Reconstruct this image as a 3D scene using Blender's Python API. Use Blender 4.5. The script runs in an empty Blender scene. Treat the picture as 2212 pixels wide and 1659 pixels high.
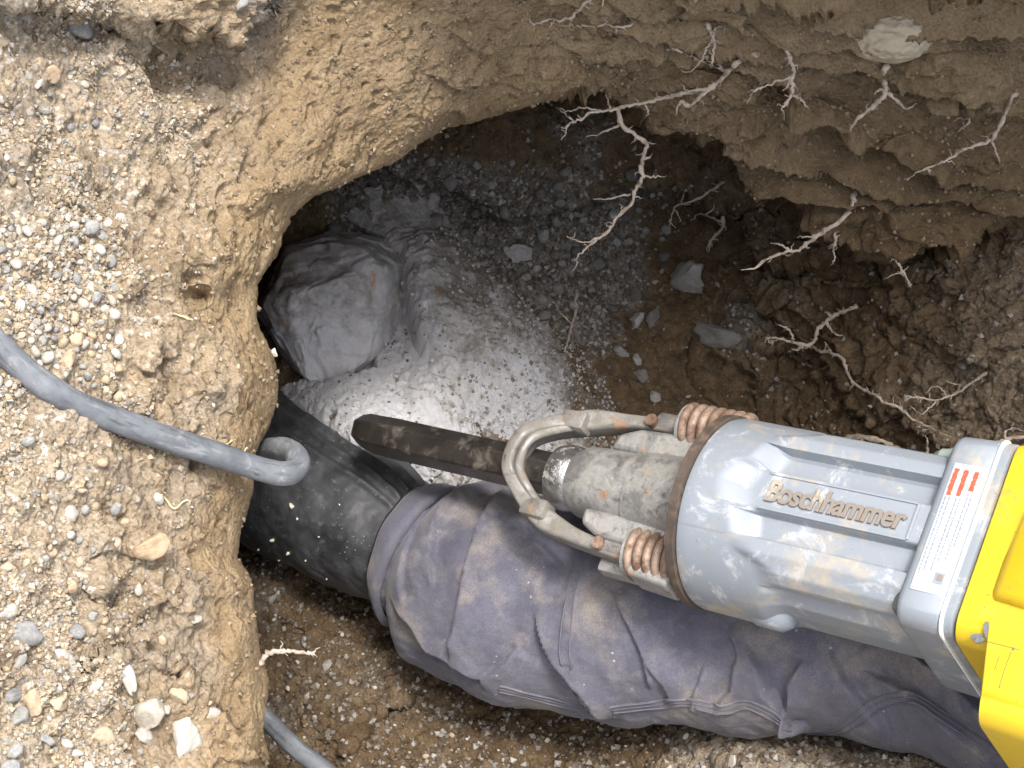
import bpy, bmesh, math
import numpy as np
from mathutils import Matrix, Vector

rng = np.random.default_rng(7)
sc = bpy.context.scene
COL = sc.collection

# ------------------------------------------------------------------ camera, sky, sun, exposure
# The photograph is taken with the phone turned on its side: "up" in the place points to the right, up and towards the lens.
# Local frame L of the survey: x right, y up in the picture, z towards the lens, metres, lens at the origin.
FPX = 3478.0                      # focal length for a picture 2212 wide
def nrm(v):
    v = np.asarray(v, float); return v / np.linalg.norm(v)
UP = nrm([0.42, 0.35, 0.83])
fw = np.array([0, 0, -1.0]); yw = nrm(fw - UP * (fw @ UP)); xw = np.cross(yw, UP)
R3 = np.array([xw, yw, UP])       # L -> world rotation
CAM = np.array([0.0, 0.0, 0.80])
SUN_L = nrm([0.12, 0.45, 0.88])   # towards the sun, in L
SUN_W = R3 @ SUN_L

cam = bpy.data.cameras.new('camera'); camo = bpy.data.objects.new('camera', cam); COL.objects.link(camo)
cam.sensor_width = 36; cam.lens = FPX / 2212 * 36; cam.clip_start = 0.02; cam.clip_end = 500
m4 = Matrix.Identity(4)
for i in range(3):
    for j in range(3): m4[i][j] = R3[i, j]
    m4[i][3] = CAM[i]
camo.matrix_world = m4
sc.camera = camo

wd = bpy.data.worlds.new('World'); sc.world = wd; wd.use_nodes = True
nt = wd.node_tree
sky = nt.nodes.new('ShaderNodeTexSky'); sky.sky_type = 'NISHITA'; sky.sun_disc = False
elev = math.asin(SUN_W[2]); azi = math.atan2(SUN_W[0], SUN_W[1])
sky.sun_elevation = elev; sky.sun_rotation = azi; sky.dust_density = 5.0; sky.air_density = 1.0
hs_ = nt.nodes.new('ShaderNodeHueSaturation'); hs_.inputs['Saturation'].default_value = 0.40     # thin high cloud: a whitish sky
nt.links.new(sky.outputs[0], hs_.inputs['Color']); nt.links.new(hs_.outputs[0], nt.nodes['Background'].inputs[0]); nt.nodes['Background'].inputs[1].default_value = 0.15
sl = bpy.data.lights.new('sun', 'SUN'); sl.energy = 1.25; sl.angle = math.radians(10.0); sl.color = (1.0, 0.955, 0.88)
so = bpy.data.objects.new('sun', sl); COL.objects.link(so)
so.rotation_euler = Vector((-SUN_W[0], -SUN_W[1], -SUN_W[2])).to_track_quat('-Z', 'Y').to_euler()
so.location = (0, 0, 5)
vs = sc.view_settings; vs.view_transform = 'Standard'; vs.look = 'None'; vs.gamma = 1; vs.use_curve_mapping = False; vs.exposure = 1.5
sc.cycles.use_denoising = True
sc.cycles.max_bounces = 6; sc.cycles.diffuse_bounces = 4; sc.cycles.glossy_bounces = 3; sc.cycles.transmission_bounces = 2
sc.cycles.caustics_reflective = False; sc.cycles.caustics_refractive = False

# ------------------------------------------------------------------ helpers
def P(px, py, d):
    px, py, d = np.asarray(px, float), np.asarray(py, float), np.asarray(d, float)
    return np.stack([(px - 1106) / FPX * d, (829.5 - py) / FPX * d, -d + 0 * px], -1)
def proj(V):
    V = np.asarray(V, float); d = -V[..., 2]
    return 1106 + V[..., 0] / d * FPX, 829.5 - V[..., 1] / d * FPX, d
def to_w(V): return np.asarray(V, float) @ R3.T + CAM
def sstep(a, b, x):
    t = np.clip((x - a) / (b - a), 0, 1); return t * t * (3 - 2 * t)

_tab = np.random.default_rng(3)
PERM = np.tile(_tab.permutation(256), 3).astype(np.int32)
GRAD = _tab.normal(size=(256, 3)).astype(np.float32); GRAD /= np.linalg.norm(GRAD, axis=1, keepdims=True)
RND3 = _tab.random((256, 3)).astype(np.float32)
def perlin(p):
    p = np.asarray(p, np.float32); i = np.floor(p).astype(np.int32); f = p - i
    i &= 255; u = f * f * f * (f * (f * 6 - 15) + 10); out = 0
    for dx in (0, 1):
        wx = u[:, 0] if dx else 1 - u[:, 0]; hx = PERM[i[:, 0] + dx]
        for dy in (0, 1):
            wy = u[:, 1] if dy else 1 - u[:, 1]; hy = PERM[hx + i[:, 1] + dy]
            for dz in (0, 1):
                wz = u[:, 2] if dz else 1 - u[:, 2]
                g = GRAD[PERM[hy + i[:, 2] + dz]]
                out = out + wx * wy * wz * (g[:, 0] * (f[:, 0] - dx) + g[:, 1] * (f[:, 1] - dy) + g[:, 2] * (f[:, 2] - dz))
    return out * 1.6
def fbm(p, s, o=4, gain=0.5, ridged=False):
    r = 0; a = 1.0; q = np.asarray(p, np.float32) * s
    for k in range(o):
        n = perlin(q + 17.3 * k)
        r = r + a * ((1 - 2 * np.abs(n)) if ridged else n); a *= gain; q = q * 2.03
    return r
def worley(p, s):
    """F1, F2, random value of the nearest cell"""
    q = np.asarray(p, np.float32) * s; i = np.floor(q).astype(np.int32); f = q - i; i = i & 255
    N = len(q); f1 = np.full(N, 9, np.float32); f2 = f1.copy(); rid = np.zeros(N, np.float32)
    for dx in (-1, 0, 1):
        hx = PERM[(i[:, 0] + dx) & 255]
        for dy in (-1, 0, 1):
            hy = PERM[hx + ((i[:, 1] + dy) & 255)]
            for dz in (-1, 0, 1):
                h = PERM[hy + ((i[:, 2] + dz) & 255)]; o = RND3[h]
                d = (dx + o[:, 0] - f[:, 0]) ** 2 + (dy + o[:, 1] - f[:, 1]) ** 2 + (dz + o[:, 2] - f[:, 2]) ** 2
                nr = d < f1
                f2 = np.where(nr, f1, np.minimum(f2, d)); rid = np.where(nr, o[:, 0], rid); f1 = np.where(nr, d, f1)
    return np.sqrt(f1), np.sqrt(f2), rid

class RBF:
    def __init__(s, pts):
        pts = np.asarray(pts, float); s.c = pts[:, :2] / 1000; n = len(pts)
        K = s.k(s.c); A = np.zeros((n + 3, n + 3)); A[:n, :n] = K + np.eye(n) * 1e-3
        A[:n, n] = 1; A[:n, n + 1:] = s.c; A[n:, :n] = A[:n, n:].T
        s.w = np.linalg.solve(A, np.r_[pts[:, 2], 0, 0, 0])
    def k(s, x):
        r2 = ((x[:, None] - s.c[None]) ** 2).sum(-1); return 0.5 * r2 * np.log(r2 + 1e-9)
    def __call__(s, px, py):
        sh = np.shape(px); x = np.stack([np.ravel(px), np.ravel(py)], -1) / 1000; out = np.empty(len(x))
        for k in range(0, len(x), 60000):
            q = x[k:k + 60000]; n = len(s.c)
            out[k:k + 60000] = s.k(q) @ s.w[:n] + s.w[n] + q @ s.w[n + 1:]
        return out.reshape(sh)

ORIG = {}
def raw_mesh(name, V, F, smooth=True):
    """V (n,3) world coords relative to the object, F (m,3|4) array or list of tuples"""
    me = bpy.data.meshes.new(name)
    if isinstance(F, np.ndarray):
        k = F.shape[1]; me.vertices.add(len(V)); me.vertices.foreach_set('co', np.ascontiguousarray(V, np.float32).ravel())
        me.loops.add(F.size); me.loops.foreach_set('vertex_index', F.astype(np.int32).ravel())
        me.polygons.add(len(F)); me.polygons.foreach_set('loop_start', np.arange(0, F.size, k, dtype=np.int32))
        me.update(calc_edges=True); me.validate()
    else:
        me.from_pydata([tuple(v) for v in V], [], F)
    me.polygons.foreach_set('use_smooth', np.full(len(me.polygons), smooth)); me.update()
    return me
def tag(o, label=None, cat=None, group=None, kind=None):
    if label: o['label'] = label
    if cat: o['category'] = cat
    if group: o['group'] = group
    if kind: o['kind'] = kind
    return o
def mk(name, V, F, mat, parent=None, smooth=True, org=None):
    """mesh object from L coordinates"""
    W = to_w(V)
    if parent is not None: o3 = ORIG[parent.name]
    else: o3 = np.zeros(3) if org is None else to_w(org)
    me = raw_mesh(name, W - o3, F, smooth); me.materials.append(mat)
    o = bpy.data.objects.new(name, me); COL.objects.link(o); ORIG[o.name] = o3
    if parent is not None: o.parent = parent
    else: o.location = o3
    return o
def root(name, org, label, cat, group=None):
    o = bpy.data.objects.new(name, None); COL.objects.link(o); w = to_w(org); o.location = w; o.empty_display_size = 0.05
    ORIG[o.name] = w; return tag(o, label, cat, group)

def grid_faces(nu, nv, closed_v=False):
    """vertex index = u*nv+v"""
    u = np.arange(nu - 1)[:, None]; v = np.arange(nv if closed_v else nv - 1)[None]; v2 = (v + 1) % nv
    return np.stack([u * nv + v, (u + 1) * nv + v, (u + 1) * nv + v2, u * nv + v2], -1).reshape(-1, 4)
def grid_normals(G):
    du = np.gradient(G, axis=0); dv = np.gradient(G, axis=1); n = np.cross(du, dv)
    return n / (np.linalg.norm(n, axis=-1, keepdims=True) + 1e-12)
def catmull(pts, n):
    p = np.asarray(pts, float); p = np.vstack([2 * p[0] - p[1], p, 2 * p[-1] - p[-2]])
    m = len(p) - 3; seg = np.linalg.norm(np.diff(p[1:-1, :2], axis=0), axis=1); cum = np.r_[0, np.cumsum(seg)]
    t = np.linspace(0, cum[-1], n); k = np.clip(np.searchsorted(cum, t, 'right') - 1, 0, m - 1)
    f = ((t - cum[k]) / seg[k])[:, None]; a, b, c, d = p[k], p[k + 1], p[k + 2], p[k + 3]
    return 0.5 * (2 * b + (c - a) * f + (2 * a - 5 * b + 4 * c - d) * f ** 2 + (3 * b - a - 3 * c + d) * f ** 3)
def tube(path, rad, sides=8, cap=True, prof=None):
    """path (n,3) L, rad scalar or (n,), returns V,F(list)"""
    path = np.asarray(path, float); n = len(path); rad = np.broadcast_to(rad, (n,))
    T = np.gradient(path, axis=0); T /= np.linalg.norm(T, axis=1, keepdims=True) + 1e-12
    N = np.zeros_like(T); ref = np.array([0, 0, 1.0]) if abs(T[0, 2]) < 0.9 else np.array([0, 1.0, 0])
    N[0] = nrm(ref - T[0] * (ref @ T[0]))
    for k in range(1, n):
        q = N[k - 1] - T[k] * (N[k - 1] @ T[k]); N[k] = q / (np.linalg.norm(q) + 1e-12)
    B = np.cross(T, N); an = np.linspace(0, 2 * np.pi, sides, endpoint=False)
    V = path[:, None] + rad[:, None, None] * (np.cos(an)[None, :, None] * N[:, None] + np.sin(an)[None, :, None] * B[:, None])
    V = V.reshape(-1, 3); F = [tuple(f) for f in grid_faces(n, sides, True)]
    if cap: F += [tuple(range(sides))[::-1], tuple(range((n - 1) * sides, n * sides))]
    return V, F
def merge(parts):
    VV, FF, o = [], [], 0
    for V, F in parts:
        VV.append(np.asarray(V)); FF += [tuple(i + o for i in f) for f in F]; o += len(V)
    return np.vstack(VV), FF
def seg_dist(px, py, poly):
    """distance to a polyline, side sign and position along it (0..1)"""
    poly = np.asarray(poly, float); best = np.full(np.shape(px), 1e9); sg = np.ones(np.shape(px)); al = np.zeros(np.shape(px))
    n = len(poly) - 1
    for k in range(n):
        a, b = poly[k], poly[k + 1]; ab = b - a; L2 = ab @ ab
        tt = ((px - a[0]) * ab[0] + (py - a[1]) * ab[1]) / L2; t = np.clip(tt, 0, 1)
        d = np.hypot(px - a[0] - t * ab[0], py - a[1] - t * ab[1])
        c = (px - a[0]) * ab[1] - (py - a[1]) * ab[0]; u = d < best
        best = np.where(u, d, best); sg = np.where(u, np.sign(c), sg); al = np.where(u, (k + t) / n, al)
    return best, sg, al
def ico(sub, seed, flat=0.0, ax=(1, 1, 1), amp=0.18, freq=1.4, facets=0):
    bm = bmesh.new(); bmesh.ops.create_icosphere(bm, subdivisions=sub, radius=1)
    V = np.array([v.co[:] for v in bm.verts]); F = np.array([[v.index for v in f.verts] for f in bm.faces]); bm.free()
    r = np.random.default_rng(seed)
    for k in range(facets):                       # broken stone: cut by planes
        n = nrm(r.normal(size=3)); c = r.uniform(0.45, 0.8); h = V @ n; V = V - np.clip(h - c, 0, None)[:, None] * n
    V = V * (1 + amp * fbm(V + seed * 3.7, freq, 3)[:, None]) * np.array(ax)
    return V, F

# ------------------------------------------------------------------ materials
def new_mat(name):
    m = bpy.data.materials.new(name); m.use_nodes = True; t = m.node_tree; b = t.nodes['Principled BSDF']
    return m, t, b
class NB:
    def __init__(s, t): s.t = t; s.tc = t.nodes.new('ShaderNodeTexCoord'); s.co = s.tc.outputs['Object']
    def noise(s, scale, detail=4, rough=0.55, dist=0.0, co=None):
        n = s.t.nodes.new('ShaderNodeTexNoise'); n.inputs['Scale'].default_value = scale; n.inputs['Detail'].default_value = detail
        n.inputs['Roughness'].default_value = rough; n.inputs['Distortion'].default_value = dist
        s.t.links.new(co or s.co, n.inputs['Vector']); return n.outputs['Fac']
    def vor(s, scale, feat='F1', out='Distance', co=None):
        n = s.t.nodes.new('ShaderNodeTexVoronoi'); n.feature = feat; n.inputs['Scale'].default_value = scale
        s.t.links.new(co or s.co, n.inputs['Vector']); return n.outputs[out]
    def ramp(s, fac, stops):
        n = s.t.nodes.new('ShaderNodeValToRGB'); e = n.color_ramp.elements
        while len(e) < len(stops): e.new(0.5)
        for k, (p, c) in enumerate(stops):
            e[k].position = p; e[k].color = (*c, 1) if not np.isscalar(c) else (c, c, c, 1)
        s.t.links.new(fac, n.inputs[0]); return n.outputs[0]
    def mix(s, fac, a, b, mode='MIX'):
        n = s.t.nodes.new('ShaderNodeMix'); n.data_type = 'RGBA'; n.blend_type = mode
        for v, i in ((fac, 0), (a, 6), (b, 7)):
            if hasattr(v, 'links'): s.t.links.new(v, n.inputs[i])
            elif i == 0: n.inputs[0].default_value = v
            else: n.inputs[i].default_value = (*v, 1)
        return n.outputs[2]
    def math(s, op, a, b=0.5, clamp=False):
        n = s.t.nodes.new('ShaderNodeMath'); n.operation = op; n.use_clamp = clamp
        for v, i in ((a, 0), (b, 1)):
            if hasattr(v, 'links'): s.t.links.new(v, n.inputs[i])
            else: n.inputs[i].default_value = v
        return n.outputs[0]
    def bump(s, h, strength, dist, prev=None):
        n = s.t.nodes.new('ShaderNodeBump'); n.inputs['Strength'].default_value = strength; n.inputs['Distance'].default_value = dist
        s.t.links.new(h, n.inputs['Height'])
        if prev: s.t.links.new(prev, n.inputs['Normal'])
        return n.outputs[0]
    def attr(s, name):
        n = s.t.nodes.new('ShaderNodeAttribute'); n.attribute_name = name
        q = s.t.nodes.new('ShaderNodeSeparateColor'); s.t.links.new(n.outputs['Color'], q.inputs[0]); return q.outputs
    def objrand(s):
        n = s.t.nodes.new('ShaderNodeObjectInfo'); return n.outputs['Random']
    def scaled(s, v):
        n = s.t.nodes.new('ShaderNodeMapping'); n.inputs['Scale'].default_value = v; s.t.links.new(s.co, n.inputs[0]); return n.outputs[0]

def soil_material():
    """one earth for bank and pit; the point attribute 'soil' holds what the ground is made of:
    r damp plus painted light and shade, g broken grey rock, b clean cut clayey face"""
    m, t, b = new_mat('soil'); k = NB(t); damp, grey, clay = k.attr('soil')[:3]
    big = k.noise(14, 5, 0.6); mid = k.noise(75, 6, 0.65); fine = k.noise(520, 4, 0.7); cell = k.vor(300, 'F1', 'Color'); cell2 = k.vor(620, 'F1', 'Color')
    dry = k.ramp(mid, [(0.25, (0.19, 0.145, 0.098)), (0.5, (0.31, 0.252, 0.182)), (0.75, (0.425, 0.362, 0.276))])
    dry = k.mix(k.ramp(big, [(0.35, 0.0), (0.7, 0.55)]), dry, (0.345, 0.285, 0.207))
    clayc = k.ramp(k.noise(55, 6, 0.6), [(0.3, (0.235, 0.165, 0.092)), (0.7, (0.34, 0.253, 0.155))])
    clayc = k.mix(k.ramp(fine, [(0.58, 0.0), (0.75, 0.5)]), clayc, (0.16, 0.11, 0.065))
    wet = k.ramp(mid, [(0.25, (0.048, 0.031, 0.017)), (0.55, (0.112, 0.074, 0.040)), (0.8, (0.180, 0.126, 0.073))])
    gr = k.ramp(mid, [(0.25, (0.085, 0.08, 0.074)), (0.55, (0.21, 0.20, 0.19)), (0.8, (0.34, 0.335, 0.33))])
    sep = t.nodes.new('ShaderNodeSeparateColor'); t.links.new(cell, sep.inputs[0]); r1 = sep.outputs[0]; r2 = sep.outputs[1]
    sep2 = t.nodes.new('ShaderNodeSeparateColor'); t.links.new(cell2, sep2.inputs[0])
    grain = k.ramp(r2, [(0.0, (0.62, 0.56, 0.46)), (0.4, (0.33, 0.32, 0.31)), (0.7, (0.50, 0.36, 0.22)), (1.0, (0.70, 0.66, 0.58))])
    gmask = k.math('MULTIPLY', k.ramp(r1, [(0.70, 0.0), (0.74, 1.0)]), k.ramp(k.noise(30, 3), [(0.35, 0.15), (0.6, 0.95)]))
    dry = k.mix(gmask, dry, grain)
    dry = k.mix(k.math('MULTIPLY', k.ramp(sep2.outputs[0], [(0.8, 0.0), (0.84, 1.0)]), 0.6), dry, (0.14, 0.11, 0.08))
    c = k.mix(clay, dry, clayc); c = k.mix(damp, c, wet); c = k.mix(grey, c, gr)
    c = k.mix(k.math('MULTIPLY', k.ramp(fine, [(0.35, 1.0), (0.55, 0.0)]), 0.35), c, (0.03, 0.022, 0.014))
    t.links.new(c, b.inputs['Base Color']); b.inputs['Roughness'].default_value = 0.95; b.inputs['Specular IOR Level'].default_value = 0.15
    n1 = k.bump(fine, 0.7, 0.0022); n2 = k.bump(k.vor(330), 0.5, 0.0016, n1); t.links.new(n2, b.inputs['Normal'])
    return m
def stone_material(name, stops, dust=(0.5, 0.42, 0.31), dustamt=0.5, scale=120, bumpd=0.0012, rough=0.85):
    m, t, b = new_mat(name); k = NB(t)
    g = t.nodes.new('ShaderNodeNewGeometry')
    base = k.ramp(k.objrand(), stops)
    n = k.noise(2.2, 6, 0.65); c = k.mix(k.ramp(n, [(0.3, 0.65), (0.7, 0.0)]), base, (0.5, 0.48, 0.44), 'MULTIPLY')
    c = k.mix(k.math('MULTIPLY', k.ramp(k.noise(3.1, 5, 0.6), [(0.42, 0.0), (0.62, 1.0)]), dustamt), c, dust)
    t.links.new(c, b.inputs['Base Color']); b.inputs['Roughness'].default_value = rough; b.inputs['Specular IOR Level'].default_value = 0.25
    t.links.new(k.bump(k.noise(7, 5, 0.7), 0.35, 0.12), b.inputs['Normal']); return m
def boulder_material():
    m, t, b = new_mat('boulder_rock'); k = NB(t); dust, rust, dirt = k.attr('soil')[:3]
    n = k.noise(26, 7, 0.65, 0.4, k.scaled((1, 1.6, 1)))
    c = k.ramp(n, [(0.25, (0.21, 0.198, 0.186)), (0.5, (0.36, 0.346, 0.334)), (0.8, (0.50, 0.488, 0.475))])
    c = k.mix(k.ramp(k.noise(60, 5, 0.6), [(0.5, 0.0), (0.7, 0.7)]), c, (0.27, 0.235, 0.195))
    c = k.mix(dirt, c, (0.115, 0.083, 0.055)); c = k.mix(rust, c, (0.36, 0.17, 0.06))
    dn = k.math('ADD', dust, k.math('MULTIPLY', k.math('SUBTRACT', k.noise(70, 6, 0.7), 0.5), 1.3), True)
    c = k.mix(k.math('MULTIPLY', k.ramp(dn, [(0.3, 0.0), (0.62, 1.0)]), 0.92), c, (0.50, 0.497, 0.515))
    t.links.new(c, b.inputs['Base Color']); b.inputs['Roughness'].default_value = 1.0; b.inputs['Specular IOR Level'].default_value = 0.05
    n1 = k.bump(k.noise(300, 6, 0.75), 0.8, 0.0026); t.links.new(n1, b.inputs['Normal']); return m
def dust_material():
    m, t, b = new_mat('stone_powder'); k = NB(t)
    c = k.ramp(k.noise(130, 6, 0.7), [(0.3, (0.36, 0.358, 0.37)), (0.5, (0.45, 0.448, 0.465)), (0.75, (0.51, 0.508, 0.53))])
    t.links.new(c, b.inputs['Base Color']); b.inputs['Roughness'].default_value = 1.0; b.inputs['Specular IOR Level'].default_value = 0.1
    t.links.new(k.bump(k.noise(600, 4, 0.7), 0.35, 0.0012), b.inputs['Normal']); b.inputs['Specular IOR Level'].default_value = 0.0; return m
def metal_dirty(name, a, bcol, dirt, rough=0.42, met=0.75, dscale=45, dlo=0.45, dhi=0.62, spot=None):
    m, t, b = new_mat(name); k = NB(t)
    c = k.ramp(k.noise(40, 5, 0.6), [(0.3, a), (0.7, bcol)])
    dm = k.ramp(k.noise(dscale, 7, 0.7, 0.3), [(dlo, 0.0), (dhi, 1.0)])
    c = k.mix(dm, c, dirt)
    c = k.mix(k.ramp(k.noise(150, 6, 0.75, 0.3), [(0.30, 0.8), (0.46, 0.0)]), c, (0.075, 0.065, 0.052))
    if spot: c = k.mix(k.ramp(k.noise(75, 4, 0.6), [(0.62, 0.0), (0.7, 0.9)]), c, spot)
    t.links.new(c, b.inputs['Base Color'])
    t.links.new(k.math('MULTIPLY', k.math('SUBTRACT', 1.0, dm), met), b.inputs['Metallic'])
    t.links.new(k.math('ADD', k.math('MULTIPLY', dm, 0.4), rough), b.inputs['Roughness'])
    t.links.new(k.bump(k.noise(200, 6, 0.75), 0.45, 0.0016), b.inputs['Normal']); return m
def paint(name, col, scuff, dirt, rough=0.34, smin=0.6, dmin=0.58, scale=1.0):
    m, t, b = new_mat(name); k = NB(t)
    c = k.mix(k.ramp(k.noise(9, 4), [(0.3, 0.0), (0.75, 0.35)]), col, tuple(x * 0.78 for x in col))
    c = k.mix(k.ramp(k.noise(34 * scale, 8, 0.75, 0.6), [(smin, 0.0), (smin + 0.09, 0.9)]), c, scuff)
    dm = k.ramp(k.noise(22 * scale, 8, 0.72, 0.3), [(dmin, 0.0), (dmin + 0.14, 0.85)])
    c = k.mix(dm, c, dirt)
    c = k.mix(k.ramp(k.noise(300, 3, 0.6), [(0.66, 0.0), (0.72, 0.55)]), c, tuple(x * 0.5 for x in dirt))
    t.links.new(c, b.inputs['Base Color']); t.links.new(k.math('ADD', k.math('MULTIPLY', k.noise(30, 6), 0.25), rough - 0.1), b.inputs['Roughness'])
    b.inputs['Coat Weight'].default_value = 0.18; b.inputs['Coat Roughness'].default_value = 0.22
    t.links.new(k.bump(k.noise(190, 4, 0.6), 0.12, 0.0010), b.inputs['Normal']); return m
def flat(name, col, rough=0.6):
    m, t, b = new_mat(name); k = NB(t)
    c = k.mix(k.ramp(k.noise(160, 5, 0.65), [(0.4, 0.0), (0.75, 0.5)]), col, tuple(x * 0.6 for x in col))
    t.links.new(c, b.inputs['Base Color']); b.inputs['Roughness'].default_value = rough; return m
def denim_material():
    m, t, b = new_mat('work_denim'); k = NB(t)
    c = k.ramp(k.noise(16, 6, 0.6), [(0.3, (0.070, 0.069, 0.092)), (0.7, (0.145, 0.142, 0.180))])
    c = k.mix(k.math('MULTIPLY', k.ramp(k.noise(38, 7, 0.68, 0.4), [(0.46, 0.0), (0.68, 0.9)]), k.ramp(k.noise(7, 3, 0.5), [(0.38, 0.1), (0.62, 1.0)])), c, (0.225, 0.212, 0.215))
    c = k.mix(k.ramp(k.noise(21, 6, 0.62), [(0.50, 0.0), (0.70, 0.75)]), c, (0.30, 0.26, 0.21))
    sp = k.ramp(k.vor(95), [(0.07, 1.0), (0.11, 0.0)]); sp = k.math('MULTIPLY', sp, k.ramp(k.noise(15, 2), [(0.5, 0.0), (0.56, 1.0)]))
    c = k.mix(sp, c, (0.36, 0.36, 0.40))
    c = k.mix(k.ramp(k.noise(900, 2, 0.6), [(0.4, 0.35), (0.6, 0.0)]), c, (0.05, 0.05, 0.07))
    t.links.new(c, b.inputs['Base Color']); b.inputs['Roughness'].default_value = 0.92; b.inputs['Specular IOR Level'].default_value = 0.15
    b.inputs['Sheen Weight'].default_value = 0.15
    w = k.noise(1300, 2, 0.6, 0, k.scaled((1, 0.35, 1))); n1 = k.bump(w, 0.35, 0.0007); n2 = k.bump(k.noise(90, 5, 0.65), 0.35, 0.0035, n1)
    t.links.new(n2, b.inputs['Normal']); return m
def rubber_material():
    m, t, b = new_mat('dusty_rubber'); k = NB(t)
    c = k.ramp(k.noise(30, 7, 0.7), [(0.35, (0.020, 0.021, 0.024)), (0.60, (0.062, 0.064, 0.069)), (0.8, (0.145, 0.148, 0.155))])
    c = k.mix(k.ramp(k.noise(150, 6, 0.75, 0.5), [(0.58, 0.0), (0.72, 0.6)]), c, (0.20, 0.205, 0.21))
    sp = k.ramp(k.vor(260), [(0.07, 1.0), (0.12, 0.0)]); sp = k.math('MULTIPLY', sp, k.ramp(k.noise(40, 3), [(0.52, 0.0), (0.6, 1.0)]))
    c = k.mix(sp, c, (0.5, 0.52, 0.46))
    t.links.new(c, b.inputs['Base Color']); t.links.new(k.math('ADD', k.math('MULTIPLY', k.noise(50, 5), 0.5), 0.25), b.inputs['Roughness'])
    t.links.new(k.bump(k.noise(220, 5, 0.7), 0.3, 0.0012), b.inputs['Normal']); return m
def cable_material():
    m, t, b = new_mat('dusty_cable_rubber'); k = NB(t)
    c = k.ramp(k.noise(38, 7, 0.65), [(0.3, (0.075, 0.082, 0.092)), (0.55, (0.145, 0.155, 0.17)), (0.8, (0.24, 0.25, 0.27))])
    c = k.mix(k.ramp(k.noise(70, 5, 0.7), [(0.60, 0.0), (0.75, 0.6)]), c, (0.40, 0.38, 0.35))
    at = t.nodes.new('ShaderNodeAttribute'); at.attribute_name = 'soil'; streak = k.noise(3.2, 5, 0.65, 0.2, at.outputs['Vector'])
    c = k.mix(k.ramp(streak, [(0.33, 0.85), (0.43, 0.0)]), c, (0.055, 0.058, 0.064)); c = k.mix(k.ramp(streak, [(0.56, 0.0), (0.7, 0.5)]), c, (0.36, 0.37, 0.385))
    t.links.new(c, b.inputs['Base Color']); b.inputs['Roughness'].default_value = 0.62; b.inputs['Specular IOR Level'].default_value = 0.35
    t.links.new(k.bump(k.noise(160, 6, 0.7), 0.4, 0.0015), b.inputs['Normal']); return m
def root_material():
    m, t, b = new_mat('root_bark'); k = NB(t)
    c = k.ramp(k.noise(120, 6, 0.7), [(0.34, (0.17, 0.125, 0.088)), (0.5, (0.40, 0.33, 0.265)), (0.75, (0.56, 0.49, 0.41))])
    t.links.new(c, b.inputs['Base Color']); b.inputs['Roughness'].default_value = 0.85
    t.links.new(k.bump(k.noise(500, 4, 0.7), 0.5, 0.0012), b.inputs['Normal']); return m

M_SOIL = soil_material(); M_BOULDER = boulder_material(); M_DUST = dust_material()
M_PEB_TAN = stone_material('tan_pebble', [(0, (0.40, 0.30, 0.19)), (0.35, (0.55, 0.45, 0.33)), (0.7, (0.48, 0.33, 0.20)), (1, (0.62, 0.52, 0.40))])
M_PEB_WHITE = stone_material('pale_pebble', [(0, (0.50, 0.465, 0.405)), (0.5, (0.60, 0.58, 0.54)), (1, (0.48, 0.44, 0.38))], dustamt=0.3)
M_PEB_GREY = stone_material('grey_pebble', [(0, (0.22, 0.235, 0.25)), (0.5, (0.34, 0.35, 0.355)), (1, (0.27, 0.28, 0.27))], dustamt=0.35)
M_RUB = stone_material('pit_rubble', [(0, (0.13, 0.127, 0.122)), (0.5, (0.24, 0.237, 0.232)), (1, (0.38, 0.378, 0.375))], dust=(0.16, 0.13, 0.10), dustamt=0.5)
M_PALE = stone_material('pale_rubble', [(0, (0.36, 0.355, 0.35)), (1, (0.50, 0.49, 0.48))], dust=(0.22, 0.19, 0.16), dustamt=0.45)
M_DENIM = denim_material(); M_RUBBER = rubber_material(); M_CABLE = cable_material(); M_ROOT = root_material()
M_GREY = paint('grey_paint', (0.215, 0.24, 0.272), (0.40, 0.41, 0.43), (0.36, 0.305, 0.225), 0.50, 0.55, 0.52)
M_YEL = paint('yellow_paint', (0.58, 0.41, 0.016), (0.56, 0.44, 0.10), (0.27, 0.205, 0.07), 0.46, 0.58, 0.57)
M_STEEL = metal_dirty('worn_steel', (0.17, 0.163, 0.155), (0.38, 0.37, 0.355), (0.17, 0.155, 0.13), 0.46, 0.7, 60, 0.38, 0.58, spot=(0.30, 0.16, 0.09))
M_CAST = metal_dirty('dirty_cast_metal', (0.31, 0.305, 0.295), (0.47, 0.46, 0.45), (0.22, 0.212, 0.19), 0.38, 0.7, 60, 0.42, 0.66, spot=(0.42, 0.26, 0.17))
M_CHIS = metal_dirty('worn_chisel_steel', (0.10, 0.088, 0.078), (0.22, 0.195, 0.175), (0.13, 0.105, 0.08), 0.30, 0.85, 50, 0.52, 0.72)
M_CHROME = metal_dirty('polished_steel', (0.65, 0.64, 0.64), (0.75, 0.74, 0.74), (0.33, 0.28, 0.23), 0.2, 0.95, 70, 0.56, 0.7)
M_RUST = metal_dirty('rusty_spring_steel', (0.20, 0.13, 0.09), (0.38, 0.285, 0.22), (0.10, 0.052, 0.032), 0.5, 0.25, 90, 0.44, 0.62)
M_GASKET = metal_dirty('rusty_gasket', (0.045, 0.036, 0.03), (0.11, 0.08, 0.062), (0.15, 0.10, 0.07), 0.6, 0.2, 80, 0.5, 0.7)
M_LABEL = flat('label_film', (0.42, 0.45, 0.49), 0.35); M_RED = flat('red_print', (0.62, 0.09, 0.04), 0.5); M_INK = flat('grey_print', (0.22, 0.24, 0.28), 0.5)
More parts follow.
